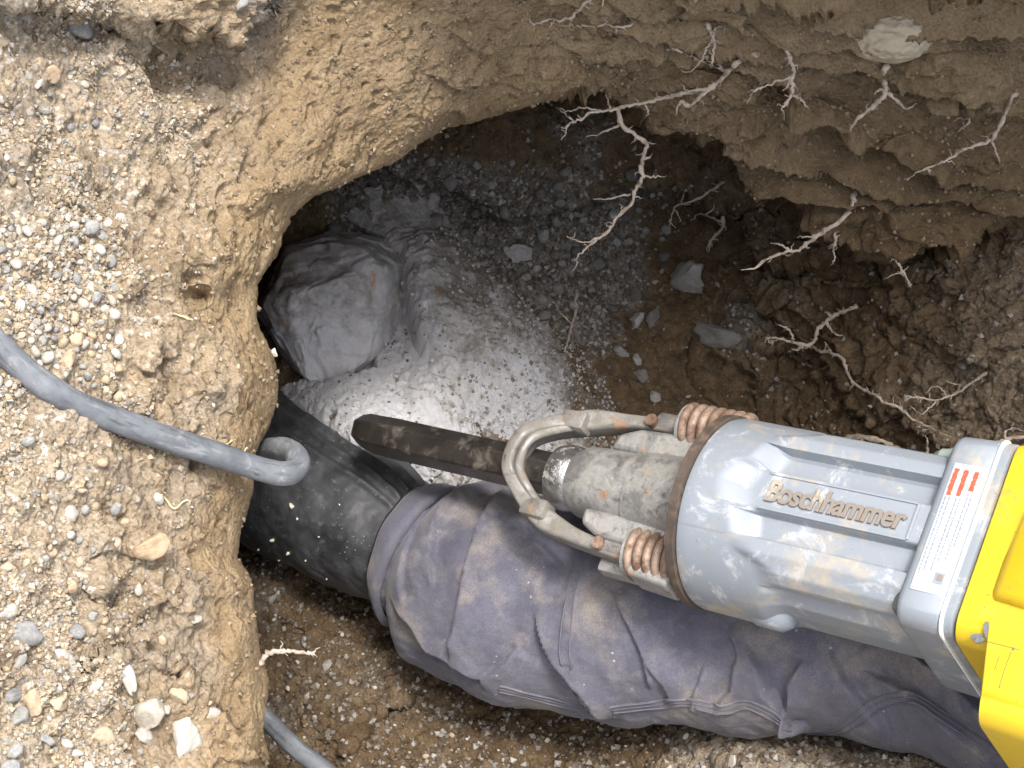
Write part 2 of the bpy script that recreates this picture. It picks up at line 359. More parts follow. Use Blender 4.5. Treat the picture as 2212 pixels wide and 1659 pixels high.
M_SEAL = flat('white_seal', (0.78, 0.80, 0.82), 0.5); M_LETTER = paint('worn_letters', (0.19, 0.165, 0.14), (0.34, 0.30, 0.25), (0.20, 0.13, 0.08), 0.5, 0.55, 0.5)
M_STITCH = flat('pale_thread', (0.115, 0.113, 0.135), 0.9); M_HEM = M_DENIM
M_STRAW = flat('dry_straw', (0.62, 0.50, 0.28), 0.8); M_CHIP = flat('pale_chip', (0.70, 0.66, 0.50), 0.8)

# ------------------------------------------------------------------ the bank (ground round the pit with its overhanging lip)
RIM = catmull([(640, 1990), (615, 1800), (600, 1700), (585, 1655), (568, 1580), (578, 1500), (572, 1440), (556, 1380), (551, 1310), (545, 1255), (516, 1205),
    (520, 1150), (543, 1070), (552, 1000), (578, 930), (598, 840), (592, 765), (562, 705), (552, 625), (572, 590), (602, 545), (632, 480), (680, 430), (752, 400),
    (815, 365), (880, 330), (940, 292), (1005, 265), (1090, 240), (1180, 214), (1240, 202), (1300, 200), (1370, 222), (1444, 258), (1520, 292), (1590, 325), (1655, 372),
    (1722, 440), (1790, 485), (1860, 520), (1935, 550), (2010, 540), (2070, 528), (2130, 502), (2212, 462), (2330, 410), (2600, 330), (3400, 160)], 1180)
nU = len(RIM)
OUT = catmull([(-620, 1990), (-620, 1800), (-620, 1600), (-620, 1300), (-620, 1000), (-620, 700), (-620, 300), (-620, 0), (-560, -330), (-300, -420), (100, -430), (450, -430), (700, -430),
    (900, -430), (1150, -430), (1400, -430), (1700, -430), (2000, -430), (2300, -430), (2700, -430), (3600, -430)], nU)
# pair rim and outer points by hand-picked knots so that rows do not cross
kn = np.array([0, 0.30, 0.42, 0.50, 0.58, 0.66, 0.75, 1.0]) * np.array([.83] * 7 + [1]); ko = np.array([0, 0.20, 0.33, 0.46, 0.58, 0.68, 0.78, 1.0]) * np.array([.88] * 7 + [1])
uu = np.linspace(0, 1, nU); oo = np.interp(uu, kn, ko); OUTP = np.stack([np.interp(oo, uu, OUT[:, 0]), np.interp(oo, uu, OUT[:, 1])], -1)
bankD = RBF([(-620, 300, .70), (-620, 1000, .68), (-620, 1900, .64), (-200, 300, .80), (0, 300, .84), (250, 300, .90), (450, 250, .965), (550, 400, .975), (555, 600, .965),
    (0, 700, .82), (250, 700, .87), (450, 700, .915), (540, 800, .935), (-200, 1000, .775), (0, 1000, .80), (250, 1000, .855), (450, 1000, .895), (530, 1050, .915),
    (0, 1300, .79), (250, 1300, .84), (420, 1300, .88), (510, 1250, .905), (-200, 1800, .74), (0, 1650, .77), (250, 1600, .82), (450, 1600, .865), (560, 1600, .885), (600, 1850, .86),
    (0, 0, .85), (250, 0, .90), (450, 0, .94), (600, 0, .985), (700, 150, 1.03), (800, 50, 1.03), (800, 300, 1.07), (1000, 100, 1.08), (1000, 220, 1.11), (1180, 180, 1.14),
    (1200, 0, 1.08), (1450, 100, 1.15), (1450, 240, 1.22), (1650, 0, 1.12), (1650, 200, 1.20), (1650, 340, 1.27), (1900, 0, 1.13), (1900, 250, 1.22), (1900, 500, 1.31),
    (2212, 0, 1.13), (2212, 250, 1.22), (2212, 450, 1.29), (2450, 0, 1.13), (2450, 400, 1.28), (-620, -400, .66), (-100, -420, .74), (400, -420, .84), (800, -420, .90), (1200, -420, .84),
    (1700, -420, .80), (2400, -420, .78), (700, -150, .98), (1200, -150, 1.01), (1700, -150, 1.01), (2212, -150, 1.0), (600, 2000, .84), (0, 2000, .73), (3500, -420, .72), (3400, 150, 1.12), (2900, 200, 1.2)])  # unseen top and right end raised and stretched to shade overhang and pit wall
vv = np.r_[np.linspace(0, 0.10, 70)[:-1], np.linspace(0.10, 0.55, 270)[:-1], np.linspace(0.55, 1.0, 60)]
# left part reaches far out of the picture: keep the resolution inside the picture
nV = len(vv); nB = 36
PX = RIM[:, None, 0] + (OUTP - RIM)[:, None, 0] * vv[None]; PY = RIM[:, None, 1] + (OUTP - RIM)[:, None, 1] * vv[None]
D = bankD(PX, PY)
# ledges: an upper chunk at the top left and a nearer gravel shelf at the bottom left
def ledge(poly, drop, width, wob=14):
    global D
    wpx = PX + wob * fbm(np.stack([PX.ravel() / 60, PY.ravel() / 60, 0 * PX.ravel()], -1), 1, 3).reshape(PX.shape)
    wpy = PY + wob * fbm(np.stack([PX.ravel() / 60, PY.ravel() / 60, 5 + 0 * PX.ravel()], -1), 1, 3).reshape(PX.shape)
    d, s, a = seg_dist(wpx, wpy, poly); sd = d * s
    D = D - drop * sstep(-width, width, sd) * np.exp(-np.clip(sd, 0, None) / 260)
ledge([(-300, -40), (120, 15), (200, 40), (270, 55), (330, 40), (400, 75), (440, 55), (500, 92), (560, 45), (590, -20), (640, -120), (700, -400)], 0.026, 9)
ledge([(700, 1760), (600, 1668), (545, 1612), (505, 1560), (455, 1500), (405, 1455), (330, 1420), (250, 1400), (100, 1440), (-300, 1480)], 0.022, 8)
# hollows and buried stones, (px, py, rx, ry, height m)
for x, y, rx, ry, h in [(400, 150, 130, 60, -.022), (330, 210, 70, 40, -.010), (500, 260, 40, 50, -.008), (430, 640, 20, 13, -.022), (470, 590, 34, 46, .012), (452, 545, 46, 40, .012),
        (318, 1180, 46, 26, .011), (225, 1240, 40, 26, .008), (380, 1270, 70, 46, .008), (430, 1330, 46, 46, .006), (300, 1350, 60, 30, -.008), (250, 1300, 40, 26, -.008),
        (465, 830, 36, 48, .009), (560, 670, 30, 46, .012), (700, 190, 80, 120, .010), (650, 300, 60, 60, .008), (600, 400, 46, 26, .008), (520, 470, 50, 26, -.008), (860, 130, 60, 70, .006),
        (240, 60, 60, 24, -.012), (200, 420, 60, 40, .006), (290, 620, 60, 40, .005), (350, 760, 80, 40, .006), (520, 1400, 36, 60, .009), (545, 1560, 40, 40, .008), (480, 1230, 46, 60, .006),
        (1320, 100, 110, 26, .012), (1480, 60, 150, 26, .014), (1530, 190, 120, 36, .016), (1700, 260, 130, 46, .018), (2080, 130, 120, 60, .012), (1950, 330, 120, 46, .012), (1980, 500, 130, 60, .016),
        (1780, 400, 90, 60, .010), (2150, 330, 80, 60, .008), (1230, 150, 60, 30, .010)]:
    q = ((PX - x) / rx) ** 2 + ((PY - y) / ry) ** 2; D = D - h * np.exp(-q ** 1.5)
G = P(PX, PY, D)
rim_m = np.linalg.norm(G - G[:, :1], axis=-1)            # metres from the lip
lipr = np.interp(np.arange(nU), [0, 420, 560, 760, 900, 1179], [.046, .046, .034, .026, .030, .030])[:, None]
lipr = lipr * (1 + .35 * fbm(np.stack([np.arange(nU) / 60, 0 * np.arange(nU), 0 * np.arange(nU)], -1), 1, 3)[:, None] * (np.arange(nU)[:, None] < 620))
x = np.clip(lipr - rim_m, 0, None); roll = lipr - np.sqrt(np.clip(lipr ** 2 - x ** 2, 0, None))
G = P(PX, PY, D + roll * 0.95)
# underside: the wall below the lip, cut back and down into the pit
tb = np.linspace(0, 1, nB + 1)[1:]; outd = OUTP - RIM; outd = outd / np.linalg.norm(outd, axis=1, keepdims=True)
back = np.interp(np.arange(nU), [0, 250, 450, 560, 700, 850, 1179], [60, 80, 90, 110, 80, 60, 60])[:, None]
dep = np.interp(np.arange(nU), [0, 300, 560, 1179], [.75, .75, .60, .42])[:, None]
d0 = -G[:, 0, 2][:, None]
UX = RIM[:, 0:1] + outd[:, 0:1] * back * tb[None] ** 0.8; UY = RIM[:, 1:2] + outd[:, 1:2] * back * tb[None] ** 0.8
GU = P(UX, UY, d0 + dep * tb[None] ** 1.3)
G = np.concatenate([GU[:, ::-1], G], 1); QX, QY, _ = proj(G)
NRM = grid_normals(G); NRM *= np.sign((NRM * -G).sum(-1).mean())
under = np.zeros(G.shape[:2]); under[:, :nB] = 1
vdist = np.concatenate([np.zeros((nU, nB)), rim_m], 1)
flatp = G.reshape(-1, 3); fx, fy = QX.ravel(), QY.ravel()
wob = fbm(flatp, 9, 3)
right = sstep(1000, 1330, fx + 160 * wob)                 # bedded earth
band = (1 - sstep(0.034, 0.054, vdist.ravel() + 0.020 * wob)) * (1 - right)      # clean cut face along the lip
topcut = sstep(520, 640, fx + 60 * wob + 0.35 * (fy - 200)) * (1 - right) * (1 - sstep(500, 640, fy)); clayw = np.clip(band + topcut * 0.9, 0, 1)
loose = np.clip(1 - clayw - right, 0, 1); gritw = 1 - sstep(150, 400, fx + 260 * wob + 0.10 * np.abs(fy - 800))
w1, w2, wr = worley(flatp + 0.002 * wob[:, None], 120); c1, c2, cr = worley(flatp, 300)
b1, b2, br = worley(flatp + 0.006 * fbm(flatp, 60, 2)[:, None], 52)
patchy = sstep(-.25, .35, fbm(flatp + 2, 16, 3))
disp = loose * (0.0100 * fbm(flatp, 15, 4) + 0.0060 * fbm(flatp, 48, 4, 0.5) + (.35 + .65 * gritw) * patchy * (0.0022 * (0.62 - w1) * (0.4 + 1.2 * wr) + 0.0011 * (0.6 - c1) * (0.3 + 1.4 * cr)) + 0.011 * np.clip(0.50 - b1, 0, 1) * (br > 0.45) - 0.010 * sstep(.34, .62, fbm(flatp + 11, 34, 3)) * (1 - gritw) + 0.0022 * fbm(flatp, 150, 3, .6))
disp += clayw * (0.0065 * fbm(flatp, 13, 3) + 0.0013 * fbm(flatp, 50, 3) + 0.0009 * fbm(flatp, 200, 3, 0.6) + .0012 * (.55 - c1) * (cr > .5) - 0.004 * sstep(0.30, 0.55, fbm(flatp, 95, 2)) + 0.0016 * (0.5 - w1) * (wr > 0.6))
# bedding: ledges that stick out and break off below
yy = flatp[:, 1] + 0.22 * flatp[:, 0]
bed = yy / 0.036 + 1.5 * fbm(flatp * np.array([.5, 1.3, 1]), 7, 3) + 0.22 * fbm(flatp * np.array([.5, 1, 1]), 45, 3)
saw = bed - np.floor(bed); saw = 1 - saw
bedn = yy / 0.0105 + 2.2 * fbm(flatp * np.array([.7, 1.4, 1]), 22, 3); saw2 = 1 - (bedn - np.floor(bedn))
aniso = flatp * np.array([0.35, 1, 0.7])
disp += right * (0.030 * (saw ** 1.3 * (1 - sstep(0.95, 1.0, saw)) - 0.3) * (.55 + .9 * sstep(-.3, .3, fbm(flatp + 5, 6, 2))) + 0.0042 * (saw2 ** 1.5 * (1 - sstep(.82, 1, saw2))) + 0.005 * fbm(aniso, 30, 4, 0.5) + 0.0026 * fbm(flatp, 90, 4, 0.6) + sstep(-.1, .3, fbm(flatp + 8, 14, 2)) * (0.0030 * (0.6 - w1) * (.3 + wr) + 0.0014 * (0.6 - c1) * (.3 + cr)) - .006 * sstep(.42, .6, fbm(flatp * np.array([.45, 1.3, 1]) + 2, 40, 3, .5, True)) * sstep(.0, .4, fbm(flatp + 6, 11, 2)))
disp *= np.where(under.ravel() > 0, 0.9, 1.0) * (1 - .5 * (1 - sstep(.0, .022, vdist.ravel())) * (1 - right))
G = (flatp + NRM.reshape(-1, 3) * disp[:, None]).reshape(G.shape)
bankV = G.reshape(-1, 3); bankN = grid_normals(G); bankN *= np.sign((bankN * -G).sum(-1).mean()); bankN = bankN.reshape(-1, 3)
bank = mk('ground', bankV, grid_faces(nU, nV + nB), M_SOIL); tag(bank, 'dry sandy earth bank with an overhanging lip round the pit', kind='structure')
greyb = 0.55 * sstep(0.05, 0.45, fbm(flatp, 13, 3)) * loose * sstep(300, 60, fy) + 0.25 * loose * sstep(0.1, 0.5, wob)
damp_shade_b = np.clip(right * (0.20 + .42 * sstep(60, 300, fy + 80 * wob)) + right * 0.28 * sstep(250, 520, fy + 90 * wob) + 0.75 * under.ravel() + 0.30 * loose * sstep(0.15, 0.5, fbm(flatp + 3, 19, 3)) + 0.25 * topcut * sstep(700, 1100, fx), 0, 1)  # bedded earth darkens downward: fading sky light painted in, beside real damp
def set_attr(o, r, g, b):
    a = o.data.attributes.new('soil', 'FLOAT_COLOR', 'POINT'); n = len(o.data.vertices)
    a.data.foreach_set('color', np.stack([np.broadcast_to(r, n), np.broadcast_to(g, n), np.broadcast_to(b, n), np.ones(n)], -1).astype(np.float32).ravel())
set_attr(bank, damp_shade_b, np.clip(greyb, 0, 1), np.clip(clayw + .85 * right + .55 * loose * (1 - gritw), 0, 1))
bank_ok = under.ravel() == 0

# ------------------------------------------------------------------ the pit (cave wall, floor and lower wall)
pitD = RBF([(1500, 450, 1.60), (1350, 350, 1.53), (1200, 280, 1.50), (1000, 300, 1.5), (1450, 300, 1.48), (1650, 450, 1.53), (1750, 480, 1.50), (1900, 500, 1.47), (2100, 480, 1.43), (2212, 400, 1.42), (2500, 300, 1.45),
    (1700, 650, 1.52), (1900, 700, 1.46), (2100, 650, 1.40), (2212, 700, 1.36), (2212, 900, 1.34), (2600, 800, 1.25), (2000, 900, 1.41), (1800, 900, 1.48), (1550, 800, 1.55), (1500, 600, 1.58),
    (1000, 450, 1.58), (800, 420, 1.56), (700, 450, 1.55), (1200, 600, 1.57), (1300, 800, 1.52), (1400, 900, 1.5), (650, 600, 1.55), (750, 700, 1.53), (1000, 700, 1.50), (1150, 900, 1.47),
    (850, 850, 1.43), (780, 950, 1.37), (900, 1000, 1.39), (650, 870, 1.44), (1000, 1000, 1.41), (1200, 1200, 1.47), (1600, 1200, 1.47), (2000, 1200, 1.42), (2600, 1200, 1.33), (600, 1050, 1.53), (450, 1050, 1.57),
    (700, 1150, 1.52), (560, 1250, 1.46), (700, 1350, 1.43), (650, 1500, 1.37), (800, 1550, 1.35), (700, 1650, 1.31), (1000, 1450, 1.42), (1000, 1600, 1.34), (1300, 1600, 1.33), (1300, 1800, 1.24),
    (1500, 1640, 1.25), (1500, 1540, 1.33), (1700, 1550, 1.30), (1700, 1640, 1.18), (2000, 1650, 1.13), (2000, 1560, 1.26), (2212, 1720, 1.07), (1700, 1900, 1.0), (2600, 1950, 1.0), (900, 1950, 1.18), (400, 1500, 1.42), (200, 900, 1.62), (200, 200, 1.62), (700, 50, 1.62), (1500, 50, 1.62), (2200, 50, 1.5), (2600, 1500, 1.18), (200, 1950, 1.2)])
gx = np.r_[np.linspace(250, 500, 30)[:-1], np.linspace(500, 2240, 640)[:-1], np.linspace(2240, 2600, 30)]; gy = np.r_[np.linspace(0, 170, 30)[:-1], np.linspace(170, 1690, 560)[:-1], np.linspace(1690, 1950, 30)]
PX, PY = np.meshgrid(gx, gy, indexing='ij'); D = pitD(PX, PY)
pw = np.stack([PX.ravel() / 200, PY.ravel() / 200, 0 * PX.ravel()], -1)
wx_ = PX + 22 * fbm(pw, 1, 4).reshape(PX.shape); wy_ = PY + 22 * fbm(pw + 9, 1, 4).reshape(PX.shape)
def step(poly, drop, width, fall=200):
    """a broken edge: the side left of the polyline's run stands proud"""
    global D
    d, s, a = seg_dist(wx_, wy_, poly); sd = d * s; e = np.clip(np.minimum(a, 1 - a) * 8, 0, 1)
    D = D - drop * e * sstep(-width, width, sd) * np.exp(-np.clip(sd, 0, None) / fall) * (sd > -width)
# shelf at the back of the cave and blocks on the right wall
step([(2150, 560), (1650, 560), (1480, 400), (1330, 420), (1180, 470), (1080, 470), (960, 400), (840, 370), (700, 395)][::-1], 0.055, 8, 160)
for pl, dr in (([(1560, 560), (1660, 660), (1760, 760), (1840, 860), (1930, 960)], .022), ([(1640, 600), (1750, 690), (1850, 800), (1960, 900), (2080, 990)], .018), ([(1700, 600), (1860, 640), (1960, 720), (2080, 790), (2220, 800)], .014),
        ([(1560, 700), (1640, 740), (1720, 780), (1770, 840)], .012), ([(1480, 720), (1500, 840), (1600, 900)], .010), ([(1760, 560), (1900, 620), (2010, 600), (2100, 660)], .012), ([(2050, 930), (2110, 830), (2160, 760), (2230, 740)], .016), ([(1980, 760), (2040, 720), (2120, 700)], .008)):
    step(pl, dr, 6, 90)
for pl, dr in (([(700, 1645), (760, 1600), (830, 1530), (900, 1500), (1000, 1440)], .020), ([(620, 1640), (700, 1600), (800, 1540)], .010), ([(815, 1380), (830, 1450), (840, 1530)], .010), ([(1620, 1700), (1560, 1640), (1490, 1590), (1470, 1540)][::-1], .014), ([(540, 1330), (620, 1340), (700, 1400)], .008)):
    step(pl, dr, 6, 120)
G = P(PX, PY, D); NRM = grid_normals(G); NRM *= np.sign((NRM * -G).sum(-1).mean())
flatp = G.reshape(-1, 3); fx, fy = PX.ravel(), PY.ravel(); wob = fbm(flatp, 9, 3)
rubw = sstep(0.35, 0.75, np.exp(-(((fx - 1120) / 330) ** 2 + ((fy - 560) / 250) ** 2)) + 0.5 * wob); rubw = np.maximum(rubw, sstep(.3, .7, np.exp(-(((fx - 900) / 260) ** 2 + ((fy - 430) / 110) ** 2)) + .3 * wob))
wall = sstep(1380, 1600, fx + 140 * wob - 0.2 * (fy - 600)) * (fy < 1250)
low = sstep(1150, 1300, fy + 40 * wob); dusty = sstep(0.3, 0.8, np.exp(-(((fx - 850) / 230) ** 2 + ((fy - 900) / 190) ** 2)) + 0.25 * wob)
w1, w2, wr = worley(flatp, 62); c1, c2, cr = worley(flatp, 170); k1, k2, kr = worley(flatp * np.array([1, 1, .7]) @ np.array([[.8, .6, 0], [-.25, .33, 0], [0, 0, 1]]) + 0.012 * fbm(flatp, 25, 3)[:, None], 36)
disp = (1 - .75 * dusty) * (0.008 * fbm(flatp, 14, 4) + 0.0035 * fbm(flatp, 70, 5, 0.6))
disp += rubw * (0.010 * np.clip(0.55 - w1, 0, 1) * (wr > 0.35) + 0.005 * np.clip(0.6 - c1, 0, 1) * (0.3 + cr))
disp += wall * (1 - .55 * sstep(1900, 2120, fx)) * (0.007 * (sstep(0.0, 0.10, k2 - k1) - 1) + 0.012 * (kr - 0.5) + 0.0016 * fbm(flatp, 48, 4, 0.6, True) + 0.0016 * fbm(flatp, 130, 3))
disp += low * (0.0045 * np.clip(0.6 - c1, 0, 1) * (0.3 + 1.2 * cr) + 0.006 * np.clip(0.5 - w1, 0, 1) * (wr > 0.5) + 0.003 * fbm(flatp, 30, 3, .5, True))
G = (flatp + NRM.reshape(-1, 3) * disp[:, None]).reshape(G.shape)
pitV = G.reshape(-1, 3); pitN = grid_normals(G); pitN *= np.sign((pitN * -G).sum(-1).mean()); pitN = pitN.reshape(-1, 3)
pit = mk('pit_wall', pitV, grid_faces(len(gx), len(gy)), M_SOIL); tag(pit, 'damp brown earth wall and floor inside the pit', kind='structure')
sun_tint = sstep(1420, 1520, fx + 60 * wob + (fy - 1600) * .3) * sstep(1450, 1540, fy)  # patch of sunlight painted as paler, less damp soil
set_attr(pit, np.clip(0.96 - 0.80 * sun_tint - 0.12 * sstep(.1, .5, wob) - 0.36 * wall * sstep(1850, 2200, fx + 100 * wob), 0, 1), np.clip(rubw * 0.85 + dusty * 0.9 + low * .3 * sstep(.25, .6, fbm(flatp + 7, 22, 3)), 0, 1), 0.0)

# the open ground further off, out of the picture: it carries on from the edges of the bank and of the pit's lower wall
lvl = to_w(P(100, 900, .835))[2] - 0.03
bG = bankV.reshape(nU, nV + nB, 3); pG = pitV.reshape(len(gx), len(gy), 3)
loopL = np.vstack([bG[::8, -1], pG[-1, ::14], pG[::-14, -1]]); loop = to_w(loopL); nl = len(loop); ringsV = []
lx_, ly_, _ = proj(loopL); od = np.stack([lx_ - 1106, -(ly_ - 830), 0 * lx_], -1); od /= np.linalg.norm(od, axis=1, keepdims=True); od = od @ R3.T; od[:, 2] = 0; od /= np.linalg.norm(od, axis=1, keepdims=True)
for _ in range(30): od = (np.roll(od, 1, 0) + 2 * od + np.roll(od, -1, 0)) / 4
od /= np.linalg.norm(od, axis=1, keepdims=True)
for dist, fz in ((-.004, 0), (.05, .04), (.15, .15), (.4, .4), (1.0, .85), (2.2, 1), (6, 1), (20, 1), (80, 1)):
    q = loop + od * dist; q[:, 2] = loop[:, 2] * (1 - fz) + lvl * fz - (.004 if dist < 0 else 0); q[:, 2] += .03 * fbm(q, 5.0, 3) * min(1, max(dist, 0) * 3)
    ringsV.append(q)
me = raw_mesh('terrain', np.vstack(ringsV), grid_faces(len(ringsV), nl, True)); me.materials.append(M_SOIL); fo = bpy.data.objects.new('terrain', me); COL.objects.link(fo)
tag(fo, 'open sandy ground around the pit', kind='structure')

# look-ups: what the picture point hits
bpx, bpy_, _ = proj(bankV); ppx, ppy, _ = proj(pitV)
bsel = np.where(bank_ok & (bpx > -60) & (bpx < 2280) & (bpy_ > -60) & (bpy_ < 1720))[0]; psel = np.where((ppx > 450) & (ppx < 2280) & (ppy > 150) & (ppy < 1720))[0]
bxy = np.stack([bpx[bsel], bpy_[bsel]], -1); pxy = np.stack([ppx[psel], ppy[psel]], -1)
def cells(xy, sel):
    g = np.full((800, 600), -1, np.int64); i = ((xy[:, 0] + 80) // 3).astype(int); j = ((xy[:, 1] + 80) // 3).astype(int); g[np.clip(i, 0, 799), np.clip(j, 0, 599)] = sel; return g
bcell, pcell = cells(bxy, bsel), cells(pxy, psel)
def near(g, x, y, r):
    i, j = int((x + 80) // 3), int((y + 80) // 3); q = g[max(i - r, 0):i + r + 1, max(j - r, 0):j + r + 1].ravel(); return q[q >= 0]
def bank_near(x, y, r):
    return len(near(bcell, x, y, r)) > 0
def hit(x, y, which=None):
    if which != 'pit':
        c = near(bcell, x, y, 2)
        if len(c): k = c[((bpx[c] - x) ** 2 + (bpy_[c] - y) ** 2).argmin()]; return bankV[k].copy(), bankN[k].copy(), 'bank'
    if which != 'bank':
        c = near(pcell, x, y, 2)
        if len(c): k = c[(-pitV[c][:, 2]).argmin()]; return pitV[k].copy(), pitN[k].copy(), 'pit'
    return hit_slow(x, y, which)
def hit_slow(x, y, which=None):
    out = None
    if which != 'pit':
        dd = ((bxy - (x, y)) ** 2).sum(-1); k = dd.argmin()
        if dd[k] < 36 or which == 'bank': return bankV[bsel[k]].copy(), bankN[bsel[k]].copy(), 'bank'
    dd = ((pxy - (x, y)) ** 2).sum(-1); cand = np.where(dd < dd.min() + 30)[0]; k = cand[(-pitV[psel[cand]][:, 2]).argmin()]
    return pitV[psel[k]].copy(), pitN[psel[k]].copy(), 'pit'

# ------------------------------------------------------------------ boulders and powder
def boulder(name, ctr, size, rot, seed, label, dustf, rustf, dirtf, cuts=5, amp=.10, planes=()):
    bm = bmesh.new(); bmesh.ops.create_icosphere(bm, subdivisions=6, radius=1)
    V = np.array([v.co[:] for v in bm.verts]); F = np.array([[v.index for v in f.verts] for f in bm.faces]); bm.free()
    r = np.random.default_rng(seed)
    for k in range(cuts):
        n = nrm(r.normal(size=3)); h = V @ n; V = V - 0.75 * np.clip(h - r.uniform(.55, .85), 0, None)[:, None] * n
    for n, h0 in planes:
        n = nrm(n); h = V @ n; V = V - 0.92 * np.clip(h - h0 + .06 * fbm(V + 3 * seed, 2, 2), 0, None)[:, None] * n
    V = V * (1 + amp * fbm(V + seed, 1.1, 3)[:, None] + 0.03 * fbm(V + seed, 4, 5, .6)[:, None] - .035 * sstep(.35, .5, fbm(V + seed, 2.2, 3, .5, True))[:, None] * 0)
    V = V * np.array(size); c, s = math.cos(rot), math.sin(rot); V = V @ np.array([[c, s, 0], [-s, c, 0], [0, 0, 1]])
    V = V + ctr; V = V + nrm([0, 0, 1]) * 0.0016 * fbm(V, 120, 4, .6)[:, None]
    o = mk(name, V, F, M_BOULDER, org=ctr); x, y, d = proj(V); set_attr(o, dustf(x, y, V), rustf(x, y, V), dirtf(x, y, V)); tag(o, label, 'boulder'); return o
def blob(x, y, cx, cy, rx, ry): return np.exp(-((x - cx) / rx) ** 2 - ((y - cy) / ry) ** 2)
# the block: cut faces set out round its outline
def block(name, outline, d, label, front, dustf, rustf, dirtf, seed):
    ol = P(np.array(outline)[:, 0], np.array(outline)[:, 1], d); c0 = ol.mean(0); pl = []
    for k in range(len(ol)):
        a, b_ = ol[k], ol[(k + 1) % len(ol)]; n = np.array([(b_ - a)[1], -(b_ - a)[0], 0]); n = n * np.sign(n @ (a - c0)); h0 = nrm(n) @ (a - c0); pl.append((nrm(nrm(n) + np.array([0, 0, .22])), h0 * .98)); pl.append((nrm(nrm(n) + np.array([0, 0, 1.0])), h0 * .88 + .008))
    pl += front
    bm = bmesh.new(); bmesh.ops.create_icosphere(bm, subdivisions=6, radius=.105); V = np.array([v.co[:] for v in bm.verts]); F = np.array([[v.index for v in f.verts] for f in bm.faces]); bm.free()
    wv = .0035 * fbm(V + seed, 22, 3)
    for _ in range(3):
        for n, h0 in pl:
            n = nrm(n); h = V @ n; V = V - np.clip(h - h0 + wv, 0, None)[:, None] * n
    V = V + nrm([.1, -.1, 1]) * (.0040 * fbm(V + seed, 20, 4, .55) + .0018 * fbm(V * np.array([.5, 1.5, 1]) + seed, 85, 4, .6))[:, None] - nrm([0, 0, 1]) * .004 * sstep(.55, .75, fbm(V * np.array([.6, 1.2, 1]) + seed + 2, 26, 3, .5, True))[:, None]
    V = V + c0; o = mk(name, V, F, M_BOULDER, org=c0); x, y, dd = proj(V); set_attr(o, dustf(x, y, V), rustf(x, y, V), dirtf(x, y, V)); return tag(o, label, 'boulder')
block('boulder', [(592, 600), (618, 545), (690, 520), (800, 530), (850, 575), (852, 660), (822, 765), (768, 835), (715, 860), (640, 812), (592, 730), (566, 660)], 1.475, 'angular grey boulder with rusty stains at the foot of the bank', [((.18, -.22, 1), .046), ((-.15, .75, .8), .052), ((-.8, .15, .75), .058), ((.75, .1, .8), .060)],
    lambda x, y, V: 0.36 + 0.36 * sstep(580, 800, y - .25 * (x - 700)), lambda x, y, V: sstep(.4, .75, np.maximum.reduce([blob(x, y, 800, 775, 24, 34), blob(x, y, 625, 715, 30, 30), blob(x, y, 805, 610, 7, 30), blob(x, y, 745, 805, 30, 16)]) + .4 * fbm(V, 60, 3)),
    lambda x, y, V: 0.75 * sstep(.3, .8, blob(x, y, 610, 640, 70, 110) + .2 * fbm(V, 40, 3)), 5)
# the outcrop being broken up: a sloping ridge of rock that runs down to the right
ngx, ngy = 340, 300; PX, PY = np.meshgrid(np.linspace(690, 1400, ngx), np.linspace(380, 1110, ngy), indexing='ij'); D = pitD(PX, PY); G = P(PX, PY, D); gp = G.reshape(-1, 3)
ax_ = PX + 14 * fbm(gp, 12, 2).reshape(PX.shape); ay_ = PY + 14 * fbm(gp + 5, 12, 2).reshape(PX.shape)
def crest(poly, hh, wl, wr):
    d, sg, a = seg_dist(ax_, ay_, poly); w = np.where(sg > 0, wl, wr); hv = np.interp(a, np.linspace(0, 1, len(hh)), hh); q_ = np.clip(d / w, 0, 1); return hv * (1 - q_ * q_ * (1.6 - .6 * q_))
hh = np.maximum.reduce([crest([(850, 545), (905, 590), (935, 680), (960, 760), (985, 830)], [.050, .062, .058, .050, .030], 150, 90), crest([(960, 700), (1050, 790), (1130, 860), (1180, 940), (1190, 1040)], [.030, .050, .050, .044, .034], 190, 120), .7 * crest([(900, 700), (930, 850), (980, 1000)], [.03, .04, .03], 120, 120)])
rn = gp; k1, k2, kr = worley(gp * np.array([1, .8, 1]), 38); c1_, c2_, cr__ = worley(rn, 150); e1_, e2_, er_ = worley(rn, 330); rough_ = (.25 + .75 * sstep(900, 1000, PX.ravel() + 60 * fbm(rn, 18, 3)))
fr_ = (.0045 * fbm(rn, 18, 4, .5) + .0010 * fbm(rn, 60, 4, .6) + rough_ * (.0065 * (.6 - c1_) * (.1 + cr__) * (cr__ > .35) + .0030 * (.6 - e1_) * (.2 + er_)) + .0016 * fbm(rn, 110, 4, .6) + .003 * sstep(.1, .5, fbm(rn + 4, 45, 3)) - .0020 * (1 - sstep(0, .06, k2 - k1)) * (kr > .5)).reshape(PX.shape)
NRM = grid_normals(G); NRM *= np.sign((NRM * -G).sum(-1).mean()); G = G + NRM * (hh - .012 + fr_ * sstep(.002, .016, hh))[..., None]
rockV = G.reshape(-1, 3).copy(); rockN = grid_normals(G); rockN *= np.sign((rockN * -G).sum(-1).mean()); rockN = rockN.reshape(-1, 3); rockH = hh.ravel().copy()
rk = mk('rock_outcrop', G.reshape(-1, 3), grid_faces(ngx, ngy), M_BOULDER, org=P(1000, 800, 1.5)); tag(rk, 'sloping ridge of grey rock coated in pale dust beside the chisel', 'rock')
x, y = PX.ravel(), PY.ravel()
